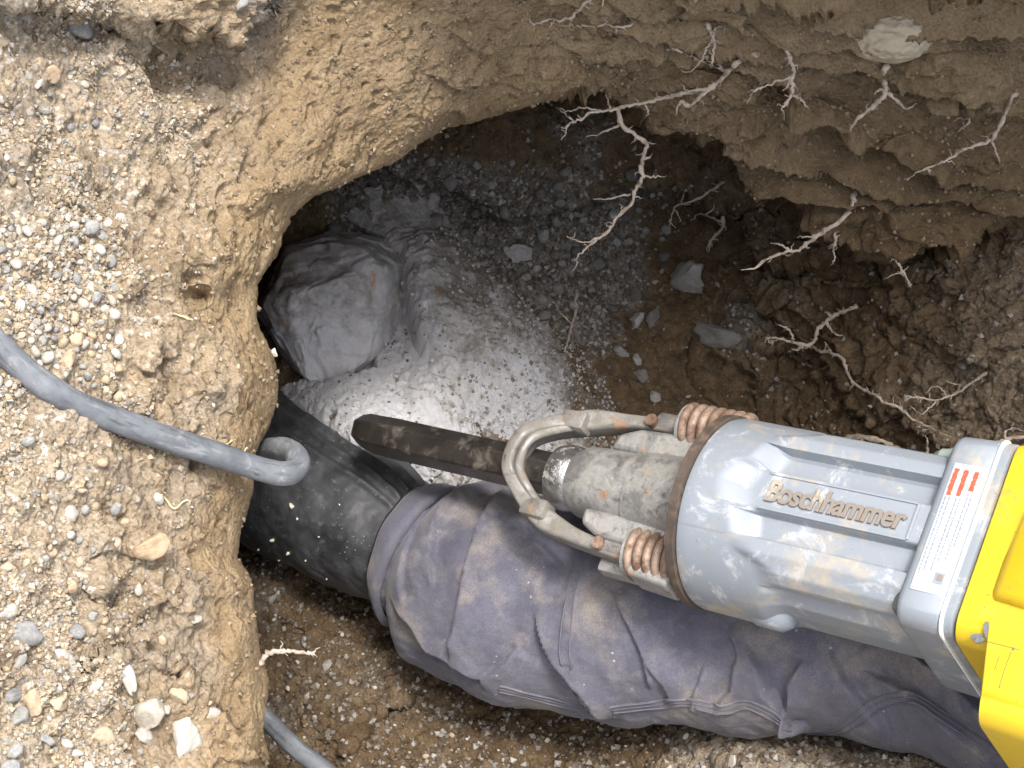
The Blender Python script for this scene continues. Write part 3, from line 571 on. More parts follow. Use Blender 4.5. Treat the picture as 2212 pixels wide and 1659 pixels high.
set_attr(rk, np.clip(.14 + .12 * sstep(520, 760, y) + .55 * blob(x, y, 1085, 905, 105, 100) + .7 * blob(x, y, 872, 790, 70, 170) + .25 * blob(x, y, 960, 980, 120, 80) - .25 * sstep(1140, 1260, x), 0, 1), .6 * sstep(.6, .9, np.maximum(blob(x, y, 888, 650, 22, 22), blob(x, y, 965, 700, 20, 14)) + .3 * fbm(gp, 60, 3)), np.clip(.85 * sstep(1100, 1260, x - .3 * (y - 800) + 60 * fbm(gp, 20, 3)) + .6 * sstep(-.05, .35, fbm(gp, 24, 4)) * sstep(920, 980, x - .1 * (y - 700)), 0, 1))
# powder lying in the hollow round the chisel point
ngx, ngy = 300, 260; PX, PY = np.meshgrid(np.linspace(590, 1180, ngx), np.linspace(560, 1120, ngy), indexing='ij')
msk = np.maximum.reduce([blob(PX, PY, 850, 920, 150, 110), 1.1 * blob(PX, PY, 866, 770, 50, 150), blob(PX, PY, 965, 1015, 110, 70), .9 * blob(PX, PY, 665, 875, 90, 48), .8 * blob(PX, PY, 745, 865, 70, 50)])
G = P(PX, PY, pitD(PX, PY)); nz = fbm(G.reshape(-1, 3), 30, 4).reshape(PX.shape)
hgt = 0.017 * sstep(0.16, 0.42, msk + .20 * nz) - 0.010
crumb = worley(G.reshape(-1, 3), 240); hgt = hgt + (.0030 * np.clip(.5 - crumb[0], 0, 1) * (crumb[2] > .70)).reshape(PX.shape) + .0012 * fbm(G.reshape(-1, 3), 100, 4).reshape(PX.shape) + .0009 * fbm(G.reshape(-1, 3), 330, 3, .7).reshape(PX.shape)
NRM = grid_normals(G); NRM *= np.sign((NRM * -G).sum(-1).mean()); powder = G + NRM * hgt[..., None]; powV = powder.reshape(-1, 3).copy(); powN = NRM.reshape(-1, 3).copy(); powH = hgt.ravel().copy()
po = mk('stone_powder', powder.reshape(-1, 3), grid_faces(ngx, ngy), M_DUST); tag(po, 'white rock powder heaped around the chisel point', 'powder', kind='stuff')

# ------------------------------------------------------------------ the breaker
th = math.radians(36); uax = nrm([.98, -.186, 0]); HA = uax * math.cos(th) + np.array([0, 0, math.sin(th)])
H0 = P(1568, 1110, 1.10); vb = nrm(-H0); Hv = nrm(vb - HA * (vb @ HA)); Hw = np.cross(Hv, HA); ph = math.radians(-20.5)
HE = math.cos(ph) * Hw + math.sin(ph) * Hv; HN = math.cos(ph) * Hv - math.sin(ph) * Hw
def HL(t, e, n):
    t, e, n = np.broadcast_arrays(np.asarray(t, float), e, n); return H0 + t[..., None] * HA + e[..., None] * HE + n[..., None] * HN
ham = root('jackhammer', HL(-.345, 0, 0), 'grey and yellow electric breaker hammer with a hexagonal chisel, held over the leg', 'jackhammer')
def loft(ts, sections, cap=(True, True)):
    """sections (n,k,2) of (e,n)"""
    ts = np.asarray(ts); S = np.asarray(sections); n, k = S.shape[:2]
    V = HL(np.repeat(ts, k), S[..., 0].ravel(), S[..., 1].ravel()); F = [tuple(f) for f in grid_faces(n, k, True)]
    if cap[0]: F.append(tuple(range(k))[::-1])
    if cap[1]: F.append(tuple(range((n - 1) * k, n * k)))
    return V, F
def circ(r, k=64, ph=0.0):
    a = np.linspace(0, 2 * np.pi, k, endpoint=False) + ph; return np.stack([r * np.sin(a), r * np.cos(a)], -1)
def rrect(he, hn, r, k=16, oe=0, on=0):
    pts = []
    for (se, sn, a0) in ((1, 1, 0), (1, -1, 90), (-1, -1, 180), (-1, 1, 270)):
        for a in np.linspace(0, 90, k):
            q = math.radians(a0 + a); pts.append((se * (he - r) + r * math.sin(q) + oe, sn * (hn - r) + r * math.cos(q) + on))
    return np.array(pts)
def shade_auto(o, deg=35):
    me = o.data; bm = bmesh.new(); bm.from_mesh(me); bmesh.ops.recalc_face_normals(bm, faces=bm.faces[:])
    for e in bm.edges:
        e.smooth = not (len(e.link_faces) == 2 and e.calc_face_angle(0) > math.radians(deg))
    bm.to_mesh(me); bm.free(); return o
def hpart(name, VF, mat, parent=None, deg=35):
    return shade_auto(mk(name, VF[0], VF[1], mat, parent or ham), deg)
def dbox(c, h, bev=.002, seg=2, name='box'):
    """bevelled box in hammer axes: centre (t,e,n), half sizes"""
    bm = bmesh.new(); bmesh.ops.create_cube(bm, size=2)
    for v in bm.verts: v.co = Vector((v.co[0] * h[0], v.co[1] * h[1], v.co[2] * h[2]))
    bmesh.ops.bevel(bm, geom=bm.edges[:], offset=bev, segments=seg, affect='EDGES', profile=.5)
    V = np.array([v.co[:] for v in bm.verts]) + np.array(c); F = [tuple(v.index for v in f.verts) for f in bm.faces]; bm.free()
    return HL(V[:, 0], V[:, 1], V[:, 2]), F
# chisel
hx = circ(.0166, 6, math.radians(8)); hexs = []
def hexsec(sc_, off=(0, 0)):
    p6 = hx * sc_; out = []
    for k in range(6):
        a, b = p6[k], p6[(k + 1) % 6]
        for f in (0.07, 0.5, 0.93): out.append(a * (1 - f) + b * f + off)
    return np.array(out)
chs = hpart('chisel', loft([-.341, -.338, -.330, -.318, -.305, -.20, -.10], [hexsec(.50, (.002, 0)), hexsec(.74, (.0015, 0)), hexsec(.90, (.001, 0)), hexsec(.97), hexsec(1), hexsec(1), hexsec(1)]), M_CHIS, deg=22)
# nose: chrome bushing, nose barrel, shoulder
hpart('bushing', loft([-.141, -.139, -.134, -.128, -.122, -.118], [circ(.020), circ(.0232), circ(.0245), circ(.0245), circ(.0235), circ(.022)]), M_CHROME)
hpart('nose_barrel', loft([-.124, -.122, -.114, -.1, -.075, -.068, -.067, -.060, -.02, -.005], [circ(.019), circ(.0225), circ(.0262), circ(.0275), circ(.0285), circ(.0285), circ(.0305), circ(.0315), circ(.034), circ(.040)]), M_CAST)
for s in (1, -1):
    # cast ear that carries the bolt
    pts = [(-.098, .024), (-.096, .036), (-.080, .043), (-.052, .0445), (-.046, .064), (-.012, .066), (-.012, .024)]
    top = [HL(t, s * e_, .017) for t, e_ in pts]; bot = [HL(t, s * e_, -.012) for t, e_ in pts]; k = len(pts)
    V = np.array(top + bot); F = [tuple(range(k)), tuple(range(2 * k - 1, k - 1, -1))] + [(i, (i + 1) % k, k + (i + 1) % k, k + i) for i in range(k)]
    o = hpart('bolt_ear', (V, F), M_CAST); bv = o.modifiers.new('bevel', 'BEVEL'); bv.width = .0035; bv.segments = 3; bv.limit_method = 'ANGLE'
    # bolt and its rusty spring
    ce = .0545 if s > 0 else -.0455
    hpart('bolt', loft([-.075, -.073, -.008], [circ(.006, 24) + (ce, .006), circ(.0078, 24) + (ce, .006), circ(.0078, 24) + (ce, .006)]), M_STEEL)
    tt = np.linspace(0, 1, 260); ang = tt * 2 * np.pi * 6.3; rr_ = .0158
    path = HL(-.049 + .047 * tt, ce + rr_ * np.cos(ang), .006 + rr_ * np.sin(ang)); hpart('spring', tube(path, .0034, 10), M_RUST, deg=180)
    hpart('spring_cup', loft([-.053, -.052, -.048, -.046], [circ(.012, 32) + (ce, .006), circ(.0175, 32) + (ce, .006), circ(.0175, 32) + (ce, .006), circ(.013, 32) + (ce, .006)]), M_CAST)
# retainer yoke: two arms and a loop over the chisel
half = [(-.052, .0490, .003), (-.070, .0485, .004), (-.100, .0455, .005), (-.125, .0405, .007), (-.140, .0345, .010), (-.152, .0265, .015), (-.1625, .0160, .0205), (-.1665, .0060, .0225)]
full = [(t, e_ + .0035, n_) for t, e_, n_ in half] + [(t, -e_ + .0005, n_) for t, e_, n_ in half[::-1]]
cp = catmull(np.array(full)[:, [0, 1, 2]], 120); cpL = HL(cp[:, 0], cp[:, 1], cp[:, 2])
def bar(pathL, nrmv, hw_, hh_):
    T = np.gradient(pathL, axis=0); T /= np.linalg.norm(T, axis=1, keepdims=True); B = np.cross(T, nrmv); B /= np.linalg.norm(B, axis=1, keepdims=True); N = np.cross(B, T)
    sec = rrect(1, 1, .45, 5); hw_ = np.broadcast_to(hw_, len(pathL)); hh_ = np.broadcast_to(hh_, len(pathL)); k = len(sec)
    V = pathL[:, None] + B[:, None] * (sec[None, :, 0:1] * hw_[:, None, None]) + N[:, None] * (sec[None, :, 1:2] * hh_[:, None, None])
    F = [tuple(f) for f in grid_faces(len(pathL), k, True)] + [tuple(range(k))[::-1], tuple(range((len(pathL) - 1) * k, len(pathL) * k))]; return V.reshape(-1, 3), F
sarc = np.linspace(-1, 1, 120); wid = .0052 + .0032 * np.exp(-((np.abs(sarc) - .45) / .16) ** 2); hei = .0075 + .004 * np.exp(-(sarc / .4) ** 2)
yo = hpart('retainer_yoke', bar(cpL, HN, wid, hei), M_STEEL)
fd = np.sin(np.linspace(0, np.pi, 76)) ** .6; cin = cp[22:98].copy(); cin[:, 0] += .0085 * fd; cin[:, 2] += .006 * fd; cin[:, 1] *= 1 - .10 * fd; hpart('rim_bead', tube(HL(cin[:, 0], cin[:, 1], cin[:, 2]), .0012 + .0026 * fd, 10), M_STEEL, yo, 180)
for s in (1, -1):
    hpart('lug', dbox((-.136, s * .0365 + .002, .013), (.011, .0075, .0085), .0035), M_STEEL, yo)
    hpart('pivot_pin', loft([0, 1], [circ(.1), circ(.1)])[0:0] or tube(np.array([HL(-.076, s * .0495 + .002, .008), HL(-.076, s * .0495 + .002, .0165)]), .0046, 20), M_RUST, yo)
    hpart('arm_tail', dbox((-.045, s * .058 + .002, -.008), (.035, .0055, .007), .003), M_CAST, yo)
# big end ring and cylinder, then the panelled motor body
hpart('gasket_ring', loft([-.0075, -.007, -.001, .0], [circ(.063), circ(.0676), circ(.0676), circ(.065)]), M_GASKET)
def body_section():
    """outline of the panelled body in (e,n); near side at +n"""
    half_ = [(0, .0580), (.0125, .0580), (.0136, .0568), (.0146, .0500), (.028, .0475), (.0300, .0490), (.0325, .0570), (.041, .0562), (.0500, .0490), (.0540, .041), (.0545, .036), (.0510, .032), (.0535, .028), (.058, .018), (.0585, 0),
            (.057, -.022), (.050, -.040), (.034, -.050), (.012, -.054), (0, -.054)]
    pl = np.array(half_ + [(-a, b) for a, b in half_[-2:0:-1]]); pl = np.vstack([pl, pl[:1]])
    seg = np.r_[0, np.cumsum(np.hypot(*np.diff(pl, axis=0).T))]; tq = np.linspace(0, seg[-1], 321)[:-1]
    return np.stack([np.interp(tq, seg, pl[:, 0]), np.interp(tq, seg, pl[:, 1])], -1)
SEC = body_section(); ang = np.arctan2(SEC[:, 0], SEC[:, 1]); CIR = np.stack([.0665 * np.sin(ang), .0665 * np.cos(ang)], -1)
ts = np.r_[0, .0012, .004, np.linspace(.010, .100, 70), np.linspace(.104, .172, 20)]; secs = []
aa = np.abs(np.degrees(ang))
tstart = np.interp(aa, [0, 13, 15, 38, 44, 62, 70, 100, 180], [.019, .024, .034, .040, .055, .060, .056, .052, .050]); tlen = np.interp(aa, [0, 14, 16, 40, 60, 180], [.026, .026, .020, .020, .022, .022])
for t in ts:
    f = sstep(0, 1, (t - tstart) / tlen)[:, None]; c0 = CIR * (0.968 if t == 0 else 0.99 if t < .002 else 1.0); secs.append(c0 * (1 - f) + SEC * f)
secs = np.array(secs)
body = hpart('motor_body', loft(ts, secs), M_GREY, deg=24)
# raised frame for the name and the name itself
fr = []
for e0, t0, t1 in ((.0122, .052, .152), (-.0122, .052, .152)):
    fr.append(bar(np.array([HL(t, e0, .0581) for t in np.linspace(t0, t1, 12)]), HN, .0010, .0010))
fr.append(bar(np.array([HL(.1525, q, .0581) for q in np.linspace(-.0122, .0122, 6)]), HN, .0010, .0010))
hpart('name_frame', merge(fr), M_GREY, body)
cu = bpy.data.curves.new('lettering', 'FONT'); cu.body = 'Boschhammer'; cu.size = .0205; cu.extrude = .0009; cu.bevel_depth = .00025; cu.offset = .00035; cu.space_character = 0.94; cu.align_x = 'LEFT'; cu.align_y = 'CENTER'
to = bpy.data.objects.new('tmp_text', cu); COL.objects.link(to); dg = bpy.context.evaluated_depsgraph_get(); tm = bpy.data.meshes.new_from_object(to.evaluated_get(dg))
TV = np.array([v.co[:] for v in tm.vertices]); TF = [tuple(p_.vertices) for p_ in tm.polygons]; bpy.data.objects.remove(to); bpy.data.curves.remove(cu); bpy.data.meshes.remove(tm)
tw = TV[:, 0].max() - TV[:, 0].min(); TV[:, 0] = (TV[:, 0] - TV[:, 0].min()) * (.0935 / tw); TV[:, 1] *= 1.0; TV[:, 1] -= (TV[:, 1].max() + TV[:, 1].min()) / 2
lt = mk('lettering', HL(.055 + TV[:, 0] + TV[:, 1] * .10, TV[:, 1], .0588 + TV[:, 2]), TF, M_LETTER, body, smooth=False); tag(lt, 'raised name on the grey body')
# bosses at the end of the cylinder (bolt seats)
for s, tq in ((1, .058), (-1, .060)):
    hpart('boss', loft([tq - .020, tq - .012, tq + .006, tq + .012, tq + .015], [circ(.006, 24) + (s * .058, -.006), circ(.0125, 24) + (s * .056, -.006), circ(.0135, 24) + (s * .055, -.006), circ(.011, 24) + (s * .053, -.006), circ(.004, 24) + (s * .050, -.006)]), M_GREY, deg=60)
# gear flange with its rounded block, dark vent slot, round plug
fl = hpart('flange', loft([.160, .162, .165, .187, .189], [rrect(.0595, .058, .012, 16, .001), rrect(.0625, .061, .013, 16, .001), rrect(.0635, .062, .013, 16, .001), rrect(.0642, .0627, .013, 16, .001), rrect(.0630, .0615, .013, 16, .001)]), M_GREY, deg=40)
hpart('seal_line', loft([.189, .1894, .1906, .191], [rrect(.0635, .062, .013, 16, .001), rrect(.0652, .0637, .013, 16, .001), rrect(.0652, .0637, .013, 16, .001), rrect(.0635, .062, .013, 16, .001)]), M_SEAL, deg=60)
hpart('motor_cover', loft([.191, .192, .1965, .1975], [rrect(.0635, .062, .013, 16, .001), rrect(.0640, .0625, .013, 16, .001), rrect(.0640, .0625, .013, 16, .001), rrect(.062, .060, .013, 16, .001)]), M_GREY, deg=40)
hpart('cable_plug', loft([.140, .144, .150, .166], [circ(.004, 20) + (.0555, .030), circ(.0078, 20) + (.0555, .030), circ(.0085, 20) + (.0555, .030), circ(.0085, 20) + (.0555, .030)]), flat('dull_green_plug', (0.24, 0.28, 0.25), .6))
hpart('vent_slot', dbox((.1605, -.0475, .0475), (.0055, .0085, .0065), .004, 3), flat('dark_slot', (0.10, 0.10, 0.10), .7))
# label
lab = hpart('warning_label', dbox((.1765, -.001, .0622), (.0102, .0425, .0009), .0006), M_LABEL, fl)
rows = [(-.0072, .020, .0375), (-.0012, .0205, .0375), (.0052, .0245, .0375)]
for (tc, e0, e1) in rows:
    q = []; p_ = e1
    while p_ > e0:
        wl = rng.uniform(.0009, .0016); q.append(dbox((.1765 + tc + rng.uniform(-.0002, .0002), p_ - wl / 2, .06325), (rng.uniform(.0012, .0016), wl / 2, .0003), .00008, 1)); p_ -= wl + rng.uniform(.0001, .0003)
    hpart('red_heading', merge(q), M_RED, fl)
for (tc, e0, e1) in ((-.0082, -.033, .0185), (-.0058, -.030, .0185), (-.0016, -.028, .0185), (.0008, -.022, .0185), (.0046, -.020, .0225), (.0068, -.012, .0225)):
    q = []; p_ = e1
    while p_ > e0:
        wl = rng.uniform(.0008, .0030); q.append(dbox((.1765 + tc, p_ - wl / 2, .0632), (.00045, wl / 2, .0002), .00005, 1)); p_ -= wl + rng.uniform(.0005, .0009)
    hpart('small_print', merge(q), M_INK, fl)
hpart('label_mark', dbox((.1812, -.0335, .0632), (.0030, .0036, .0002), .0001, 1), M_INK, fl); hpart('label_mark', dbox((.1816, -.0330, .0635), (.0017, .0019, .0002), .0001, 1), M_LETTER, fl)
# yellow motor housing
yh = hpart('motor_housing', loft([.1977, .1995, .206, .219, .228, .32, .40, .42], [rrect(.0615, .060, .013), rrect(.0650, .0635, .014), rrect(.0660, .0647, .015), rrect(.067, .067, .016), rrect(.088, .068, .017, 16, -.021), rrect(.094, .076, .020, 16, -.022), rrect(.094, .076, .020, 16, -.022), rrect(.06, .055, .02, 16, -.01)]), M_YEL, deg=40)
hpart('housing_panel', loft([.214, .218, .222, .34], [rrect(.010, .002, .0015, 8, -.026, .0635), rrect(.020, .005, .004, 8, -.020, .0655), rrect(.030, .007, .005, 8, -.010, .068), rrect(.056, .010, .005, 8, .004, .0765)]), M_YEL, yh, 50)
hpart('grip_tube', tube(catmull([HL(.30, -.085, .02), HL(.34, -.12, .02), HL(.36, -.18, .02), HL(.36, -.24, .02)], 30), .017, 20), flat('black_grip', (.03, .03, .03), .6), yh, 180)
hpart('grip_tube', tube(catmull([HL(.30, .07, .0), HL(.34, .12, .0), HL(.36, .18, .0), HL(.36, .24, .0)], 30), .017, 20), bpy.data.materials['black_grip'], yh, 180)
# wear on the housing: scrapes down to grey metal, scratches, a screw
def HS(px, py, n_):
    q = np.array([.2, 0.0])
    for _ in range(12):
        f0 = np.array(proj(HL(q[0], q[1], n_))[:2]) - (px, py); J = np.stack([(np.array(proj(HL(q[0] + (1e-4 if i == 0 else 0), q[1] + (1e-4 if i == 1 else 0), n_))[:2]) - (px, py) - f0) / 1e-4 for i in (0, 1)], -1); q = q - np.linalg.solve(J, f0)
    return q
def ysurf(t, e_): return float(np.interp(t, [.1995, .206, .219, .228, .32], [.0635, .0647, .067, .068, .076]))
def scrape(px, py, rx, ry, n_, seed, mat):
    r = np.random.default_rng(seed); k = 22; a = np.linspace(0, 2 * np.pi, k, endpoint=False); rad_ = np.convolve(np.r_[q0 := r.uniform(.35, 1.2, k), q0[:2]], [.3, .4, .3], 'valid'); pts = [HS(px + rx * rad_[i] * math.cos(a[i]), py + ry * rad_[i] * math.sin(a[i]), n_) for i in range(k)]
    V = np.array([HL(t, e_, ysurf(t, e_) + .00025) for t, e_ in pts] + [HL(t, e_, ysurf(t, e_) - .0012) for t, e_ in pts]); F = [tuple(range(k))] + [(i, k + i, k + (i + 1) % k, (i + 1) % k) for i in range(k)]; return hpart('paint_chip', (V, F), mat, yh, 20)
M_BARE = metal_dirty('bare_metal', (0.15, 0.155, 0.17), (0.23, 0.235, 0.25), (0.20, 0.19, 0.17), 0.45, 0.5)
M_SCR = flat('scratch_dirt', (0.20, 0.15, 0.04), .8)
yn = .0665
for j, (px_, py_, rx_, ry_) in enumerate(((2112, 1376, 20, 12), (2130, 1356, 7, 20), (2190, 1405, 4, 4), (2168, 1268, 3, 3))): scrape(px_, py_, rx_, ry_, yn, 60 + j, M_BARE)
for pl_ in ([(2130, 1386), (2165, 1396), (2205, 1408)], [(2186, 1412), (2172, 1450), (2160, 1490)], [(2130, 1285), (2138, 1283)], [(2160, 1420), (2150, 1450)]):
    c = catmull(np.array(pl_, float), 10); hpart('scratch', tube(np.array([HL(*q2, ysurf(*q2)) for q2 in (HS(q[0], q[1], yn) for q in c)]), .00028, 5), M_SCR, yh, 180)

# ------------------------------------------------------------------ the leg of the person working the breaker
cl = np.array([(872, 1174, 1.350, 133), (884, 1180, 1.348, 135), (905, 1190, 1.342, 146), (940, 1212, 1.334, 172), (1010, 1250, 1.320, 203), (1100, 1285, 1.302, 220), (1200, 1310, 1.285, 226), (1350, 1340, 1.258, 222), (1500, 1356, 1.236, 212), (1650, 1384, 1.212, 208), (1800, 1398, 1.185, 196),
    (2000, 1440, 1.145, 196), (2212, 1500, 1.095, 196), (2450, 1560, 1.03, 205), (2750, 1640, .95, 220), (3200, 1760, .86, 240)], float)
cs = catmull(cl, 520); cpts = P(cs[:, 0], cs[:, 1], cs[:, 2]); rad = cs[:, 3] * cs[:, 2] / FPX
person = root('person', P(560, 1010, 1.56), 'lower leg of a person in dusty purple grey work trousers and a black rubber boot', 'person')
T = np.gradient(cpts, axis=0); T /= np.linalg.norm(T, axis=1, keepdims=True)
vw = -cpts / np.linalg.norm(cpts, axis=1, keepdims=True); NF = vw - T * (vw * T).sum(1, keepdims=True); NF /= np.linalg.norm(NF, axis=1, keepdims=True); NB_ = np.cross(NF, T)
nph = 420; phi = np.linspace(0, 2 * np.pi, nph, endpoint=False)
dirv = NF[:, None] * np.cos(phi)[None, :, None] + NB_[:, None] * np.sin(phi)[None, :, None]     # phi 0 faces the lens, 90 deg up in the picture
LEG = cpts[:, None] + dirv * (rad[:, None] * (1 - .06 * (np.cos(phi)[None] < -2)))[..., None]
lx, ly, _ = proj(LEG); facing = sstep(-.15, .35, (dirv * -LEG / np.linalg.norm(LEG, axis=-1, keepdims=True)).sum(-1))
lp = LEG.reshape(-1, 3)
dsp = (0.0085 * fbm(lp * np.array([1.2, .7, 1]) + 3, 7, 2) + 0.0040 * fbm(lp * np.array([1.4, .6, 1]), 13, 2) + 0.0010 * fbm(lp * np.array([1.6, .7, 1]), 34, 2) + 0.0007 * fbm(lp, 110, 3)).reshape(lx.shape)
wlx = lx + 8 * fbm(lp, 25, 2).reshape(lx.shape); wly = ly + 8 * fbm(lp + 4, 25, 2).reshape(lx.shape)
def fold(poly, hi, wide, lo=None, wlo=None):
    """a lapped fold: the side left of the run rises to the edge then drops sharply"""
    global dsp
    d, s, a = seg_dist(wlx, wly, poly); e = sstep(0, .18, a) * sstep(0, .18, 1 - a); sd = d * s
    hi = hi * 1.25; up_ = hi * np.exp(-np.clip(sd, 0, None) / wide) * sstep(-4, 4, sd); dn = -(lo or hi * .6) * np.exp(-np.clip(-sd, 0, None) / (wlo or wide * .6)) * (1 - sstep(-4, 4, sd))
    dsp = dsp + facing * e * (up_ + dn)
fold([(1100, 1035), (1062, 1090), (1030, 1150), (1012, 1220), (1000, 1300), (985, 1370), (975, 1430)], .0075, 60)
fold([(1150, 1320), (1172, 1365), (1195, 1425), (1235, 1480), (1290, 1530), (1340, 1550)], .0085, 55)
fold([(842, 1285), (890, 1345), (930, 1395), (985, 1430), (1060, 1480)], .0080, 45)
fold([(950, 1055), (912, 1120), (880, 1190), (872, 1260), (880, 1310)][::-1], .0030, 40)
fold([(985, 1080), (950, 1130), (930, 1200), (935, 1280)][::-1], .0030, 30)
fold([(1600, 1380), (1640, 1440), (1655, 1500), (1700, 1560), (1760, 1590)][::-1], .0075, 55)
fold([(1740, 1420), (1705, 1470), (1690, 1530), (1680, 1590)], .0060, 50)
fold([(1400, 1420), (1430, 1470), (1450, 1530)], .0030, 40)
fold([(1520, 1430), (1500, 1480), (1490, 1540)], .0030, 40)
fold([(1850, 1440), (1960, 1490), (2060, 1560), (2160, 1620), (2260, 1680)][::-1], .0070, 60)
fold([(1950, 1400), (2060, 1470), (2150, 1560), (2230, 1650)][::-1], .0055, 50)
fold([(1100, 1120), (1150, 1170), (1230, 1230)], .0035, 50)
fold([(1330, 1280), (1372, 1350), (1395, 1420), (1400, 1500)], .0045, 70)
fold([(1560, 1340), (1590, 1420), (1575, 1490), (1540, 1540)], .0045, 60)
fold([(1790, 1400), (1830, 1470), (1880, 1530), (1930, 1600)][::-1], .0050, 55)
fold([(1120, 1400), (1090, 1440), (1030, 1470)], .0040, 40)
si = np.arange(len(cpts))[:, None]; dsp = dsp + .0065 * np.exp(-((si - 25) / 7.0) ** 2) - .007 * np.exp(-((si - 14.5) / 2.2) ** 2)
LEG = LEG + dirv * dsp[..., None]
pants = mk('trouser_leg', LEG.reshape(-1, 3), grid_faces(len(cpts), nph, True), M_DENIM, person)
LN = grid_normals(LEG); LN *= np.sign((LN * dirv).sum(-1).mean()); lx, ly, ld = proj(LEG); fsel = np.where(((LN * -LEG).sum(-1) > 0).ravel())[0]
lxy = np.stack([lx.ravel()[fsel], ly.ravel()[fsel]], -1); LV, LNf = LEG.reshape(-1, 3), LN.reshape(-1, 3)
def on_leg(pts, off=.0008, n=120):
    c = catmull(np.array(pts, float), n); out, nn_ = [], []
    for q in c:
        dd = ((lxy - q) ** 2).sum(-1); k = np.argsort(dd)[:6]; wgt = 1 / (dd[k] + .5); wgt /= wgt.sum(); out.append((LV[fsel[k]] * wgt[:, None]).sum(0)); nn_.append((LNf[fsel[k]] * wgt[:, None]).sum(0))
    out, nn_ = np.array(out), np.array(nn_)
    for _ in range(3): out[1:-1] = (out[:-2] + 2 * out[1:-1] + out[2:]) / 4; nn_[1:-1] = (nn_[:-2] + 2 * nn_[1:-1] + nn_[2:]) / 4
    nn_ /= np.linalg.norm(nn_, axis=1, keepdims=True); return out + nn_ * off, nn_
def ribbon(c, N, wid, thick):
    T = np.gradient(c, axis=0); T /= np.linalg.norm(T, axis=1, keepdims=True); B = np.cross(T, N); B /= np.linalg.norm(B, axis=1, keepdims=True)
    pr = np.array([(-1, -1), (-1, .5), (-.8, 1), (-.4, .75), (0, .6), (.4, .75), (.8, 1), (1, .5), (1, -1)]); V = c[:, None] + B[:, None] * (pr[None, :, 0:1] * wid) + N[:, None] * (pr[None, :, 1:2] * thick)
    return V.reshape(-1, 3), [tuple(f) for f in grid_faces(len(c), len(pr))]
knee = [(1256, 1170), (1248, 1230), (1236, 1290), (1226, 1350), (1222, 1410), (1232, 1455), (1254, 1500), (1284, 1538)]
c, N = on_leg(knee, .0006); sm = mk('knee_seam', *ribbon(c, N, .0052, .0011), M_DENIM, pants)
T_ = np.gradient(c, axis=0); T_ /= np.linalg.norm(T_, axis=1, keepdims=True); B_ = np.cross(T_, N)
for s in (-.0040, .0040): mk('stitching', *tube(c + B_ * s + N * .0014, .00062, 6), M_STITCH, sm)
side = [(1080, 1486), (1170, 1508), (1284, 1532), (1390, 1524), (1480, 1516), (1560, 1532), (1610, 1520), (1660, 1540), (1710, 1570), (1790, 1582), (1850, 1552), (1900, 1516), (1965, 1506), (2030, 1545), (2110, 1595), (2180, 1630)]
c, N = on_leg(side, .0005, 260); s2 = mk('side_seam', *ribbon(c, N, .0046, .0005), M_DENIM, pants)
T_ = np.gradient(c, axis=0); T_ /= np.linalg.norm(T_, axis=1, keepdims=True); B_ = np.cross(T_, N)
for s in (-.0038, 0, .0042): mk('stitching', *tube(c + B_ * s + N * .0006, .00042 if s < .004 else .0006, 6), M_STITCH, s2)
# hem band round the cuff
hs = []; hr = []
for k, (f, r_) in enumerate([(0, .95), (.0, 1.05), (.25, 1.075), (.5, 1.08), (.75, 1.075), (1, 1.06), (1, .95)]):
    i = int(f * 14); base = cpts[i]; hs.append(base[None] + dirv[i] * (rad[i] * r_ * (1 + .012 * np.sin(9 * phi + 3 * f) + .01 * np.sin(4 * phi)))[:, None])
hem = mk('hem', np.array(hs).reshape(-1, 3), grid_faces(7, nph, True), M_DENIM, person)
# rubber boot: shaft, ankle and foot
bl = np.array([(1010, 1238, 1.315, 120), (930, 1204, 1.338, 126), (880, 1180, 1.352, 136), (800, 1135, 1.376, 152), (720, 1095, 1.402, 158), (640, 1052, 1.432, 160), (560, 1005, 1.470, 165), (490, 965, 1.505, 150), (430, 925, 1.53, 125), (380, 880, 1.545, 110), (330, 830, 1.56, 95), (300, 800, 1.57, 70), (290, 790, 1.573, 20)], float)
bs = catmull(bl, 260); bp = P(bs[:, 0], bs[:, 1], bs[:, 2]); br_ = bs[:, 3] * bs[:, 2] / FPX
T = np.gradient(bp, axis=0); T /= np.linalg.norm(T, axis=1, keepdims=True); vw = -bp / np.linalg.norm(bp, axis=1, keepdims=True)
NF = vw - T * (vw * T).sum(1, keepdims=True); NF /= np.linalg.norm(NF, axis=1, keepdims=True); NB2 = np.cross(T, NF); nb = 300; phb = np.linspace(0, 2 * np.pi, nb, endpoint=False)
dirb = NF[:, None] * np.cos(phb)[None, :, None] + NB2[:, None] * np.sin(phb)[None, :, None]
if dirb[60, nb // 4, 1] < 0: dirb = NF[:, None] * np.cos(phb)[None, :, None] - NB2[:, None] * np.sin(phb)[None, :, None]
BO = bp[:, None] + dirb * br_[:, None, None]; dg_ = np.degrees(phb)[None]; sarc = np.linspace(0, 1, 260)[:, None]
ridge = 0
for a0, am in ((30, .0040), (42, .0050), (54, .0055), (66, .0055), (78, .0050)):
    ridge = ridge + am * np.exp(-((dg_ - a0 - 26 * (sarc - .35)) / 3.0) ** 2) * sstep(.10, .2, sarc) * (1 - sstep(.62, .75, sarc))
bq = BO.reshape(-1, 3); bd = ridge + (.0022 * fbm(bq, 18, 3) + .0009 * fbm(bq, 60, 3)).reshape(BO.shape[:2]) - .006 * sstep(15, 60, dg_) * (1 - sstep(100, 150, dg_)) * np.exp(-((sarc - .13) / .05) ** 2)
BO = BO + dirb * bd[..., None]; boot = mk('boot', BO.reshape(-1, 3), grid_faces(260, nb, True), M_RUBBER, person)

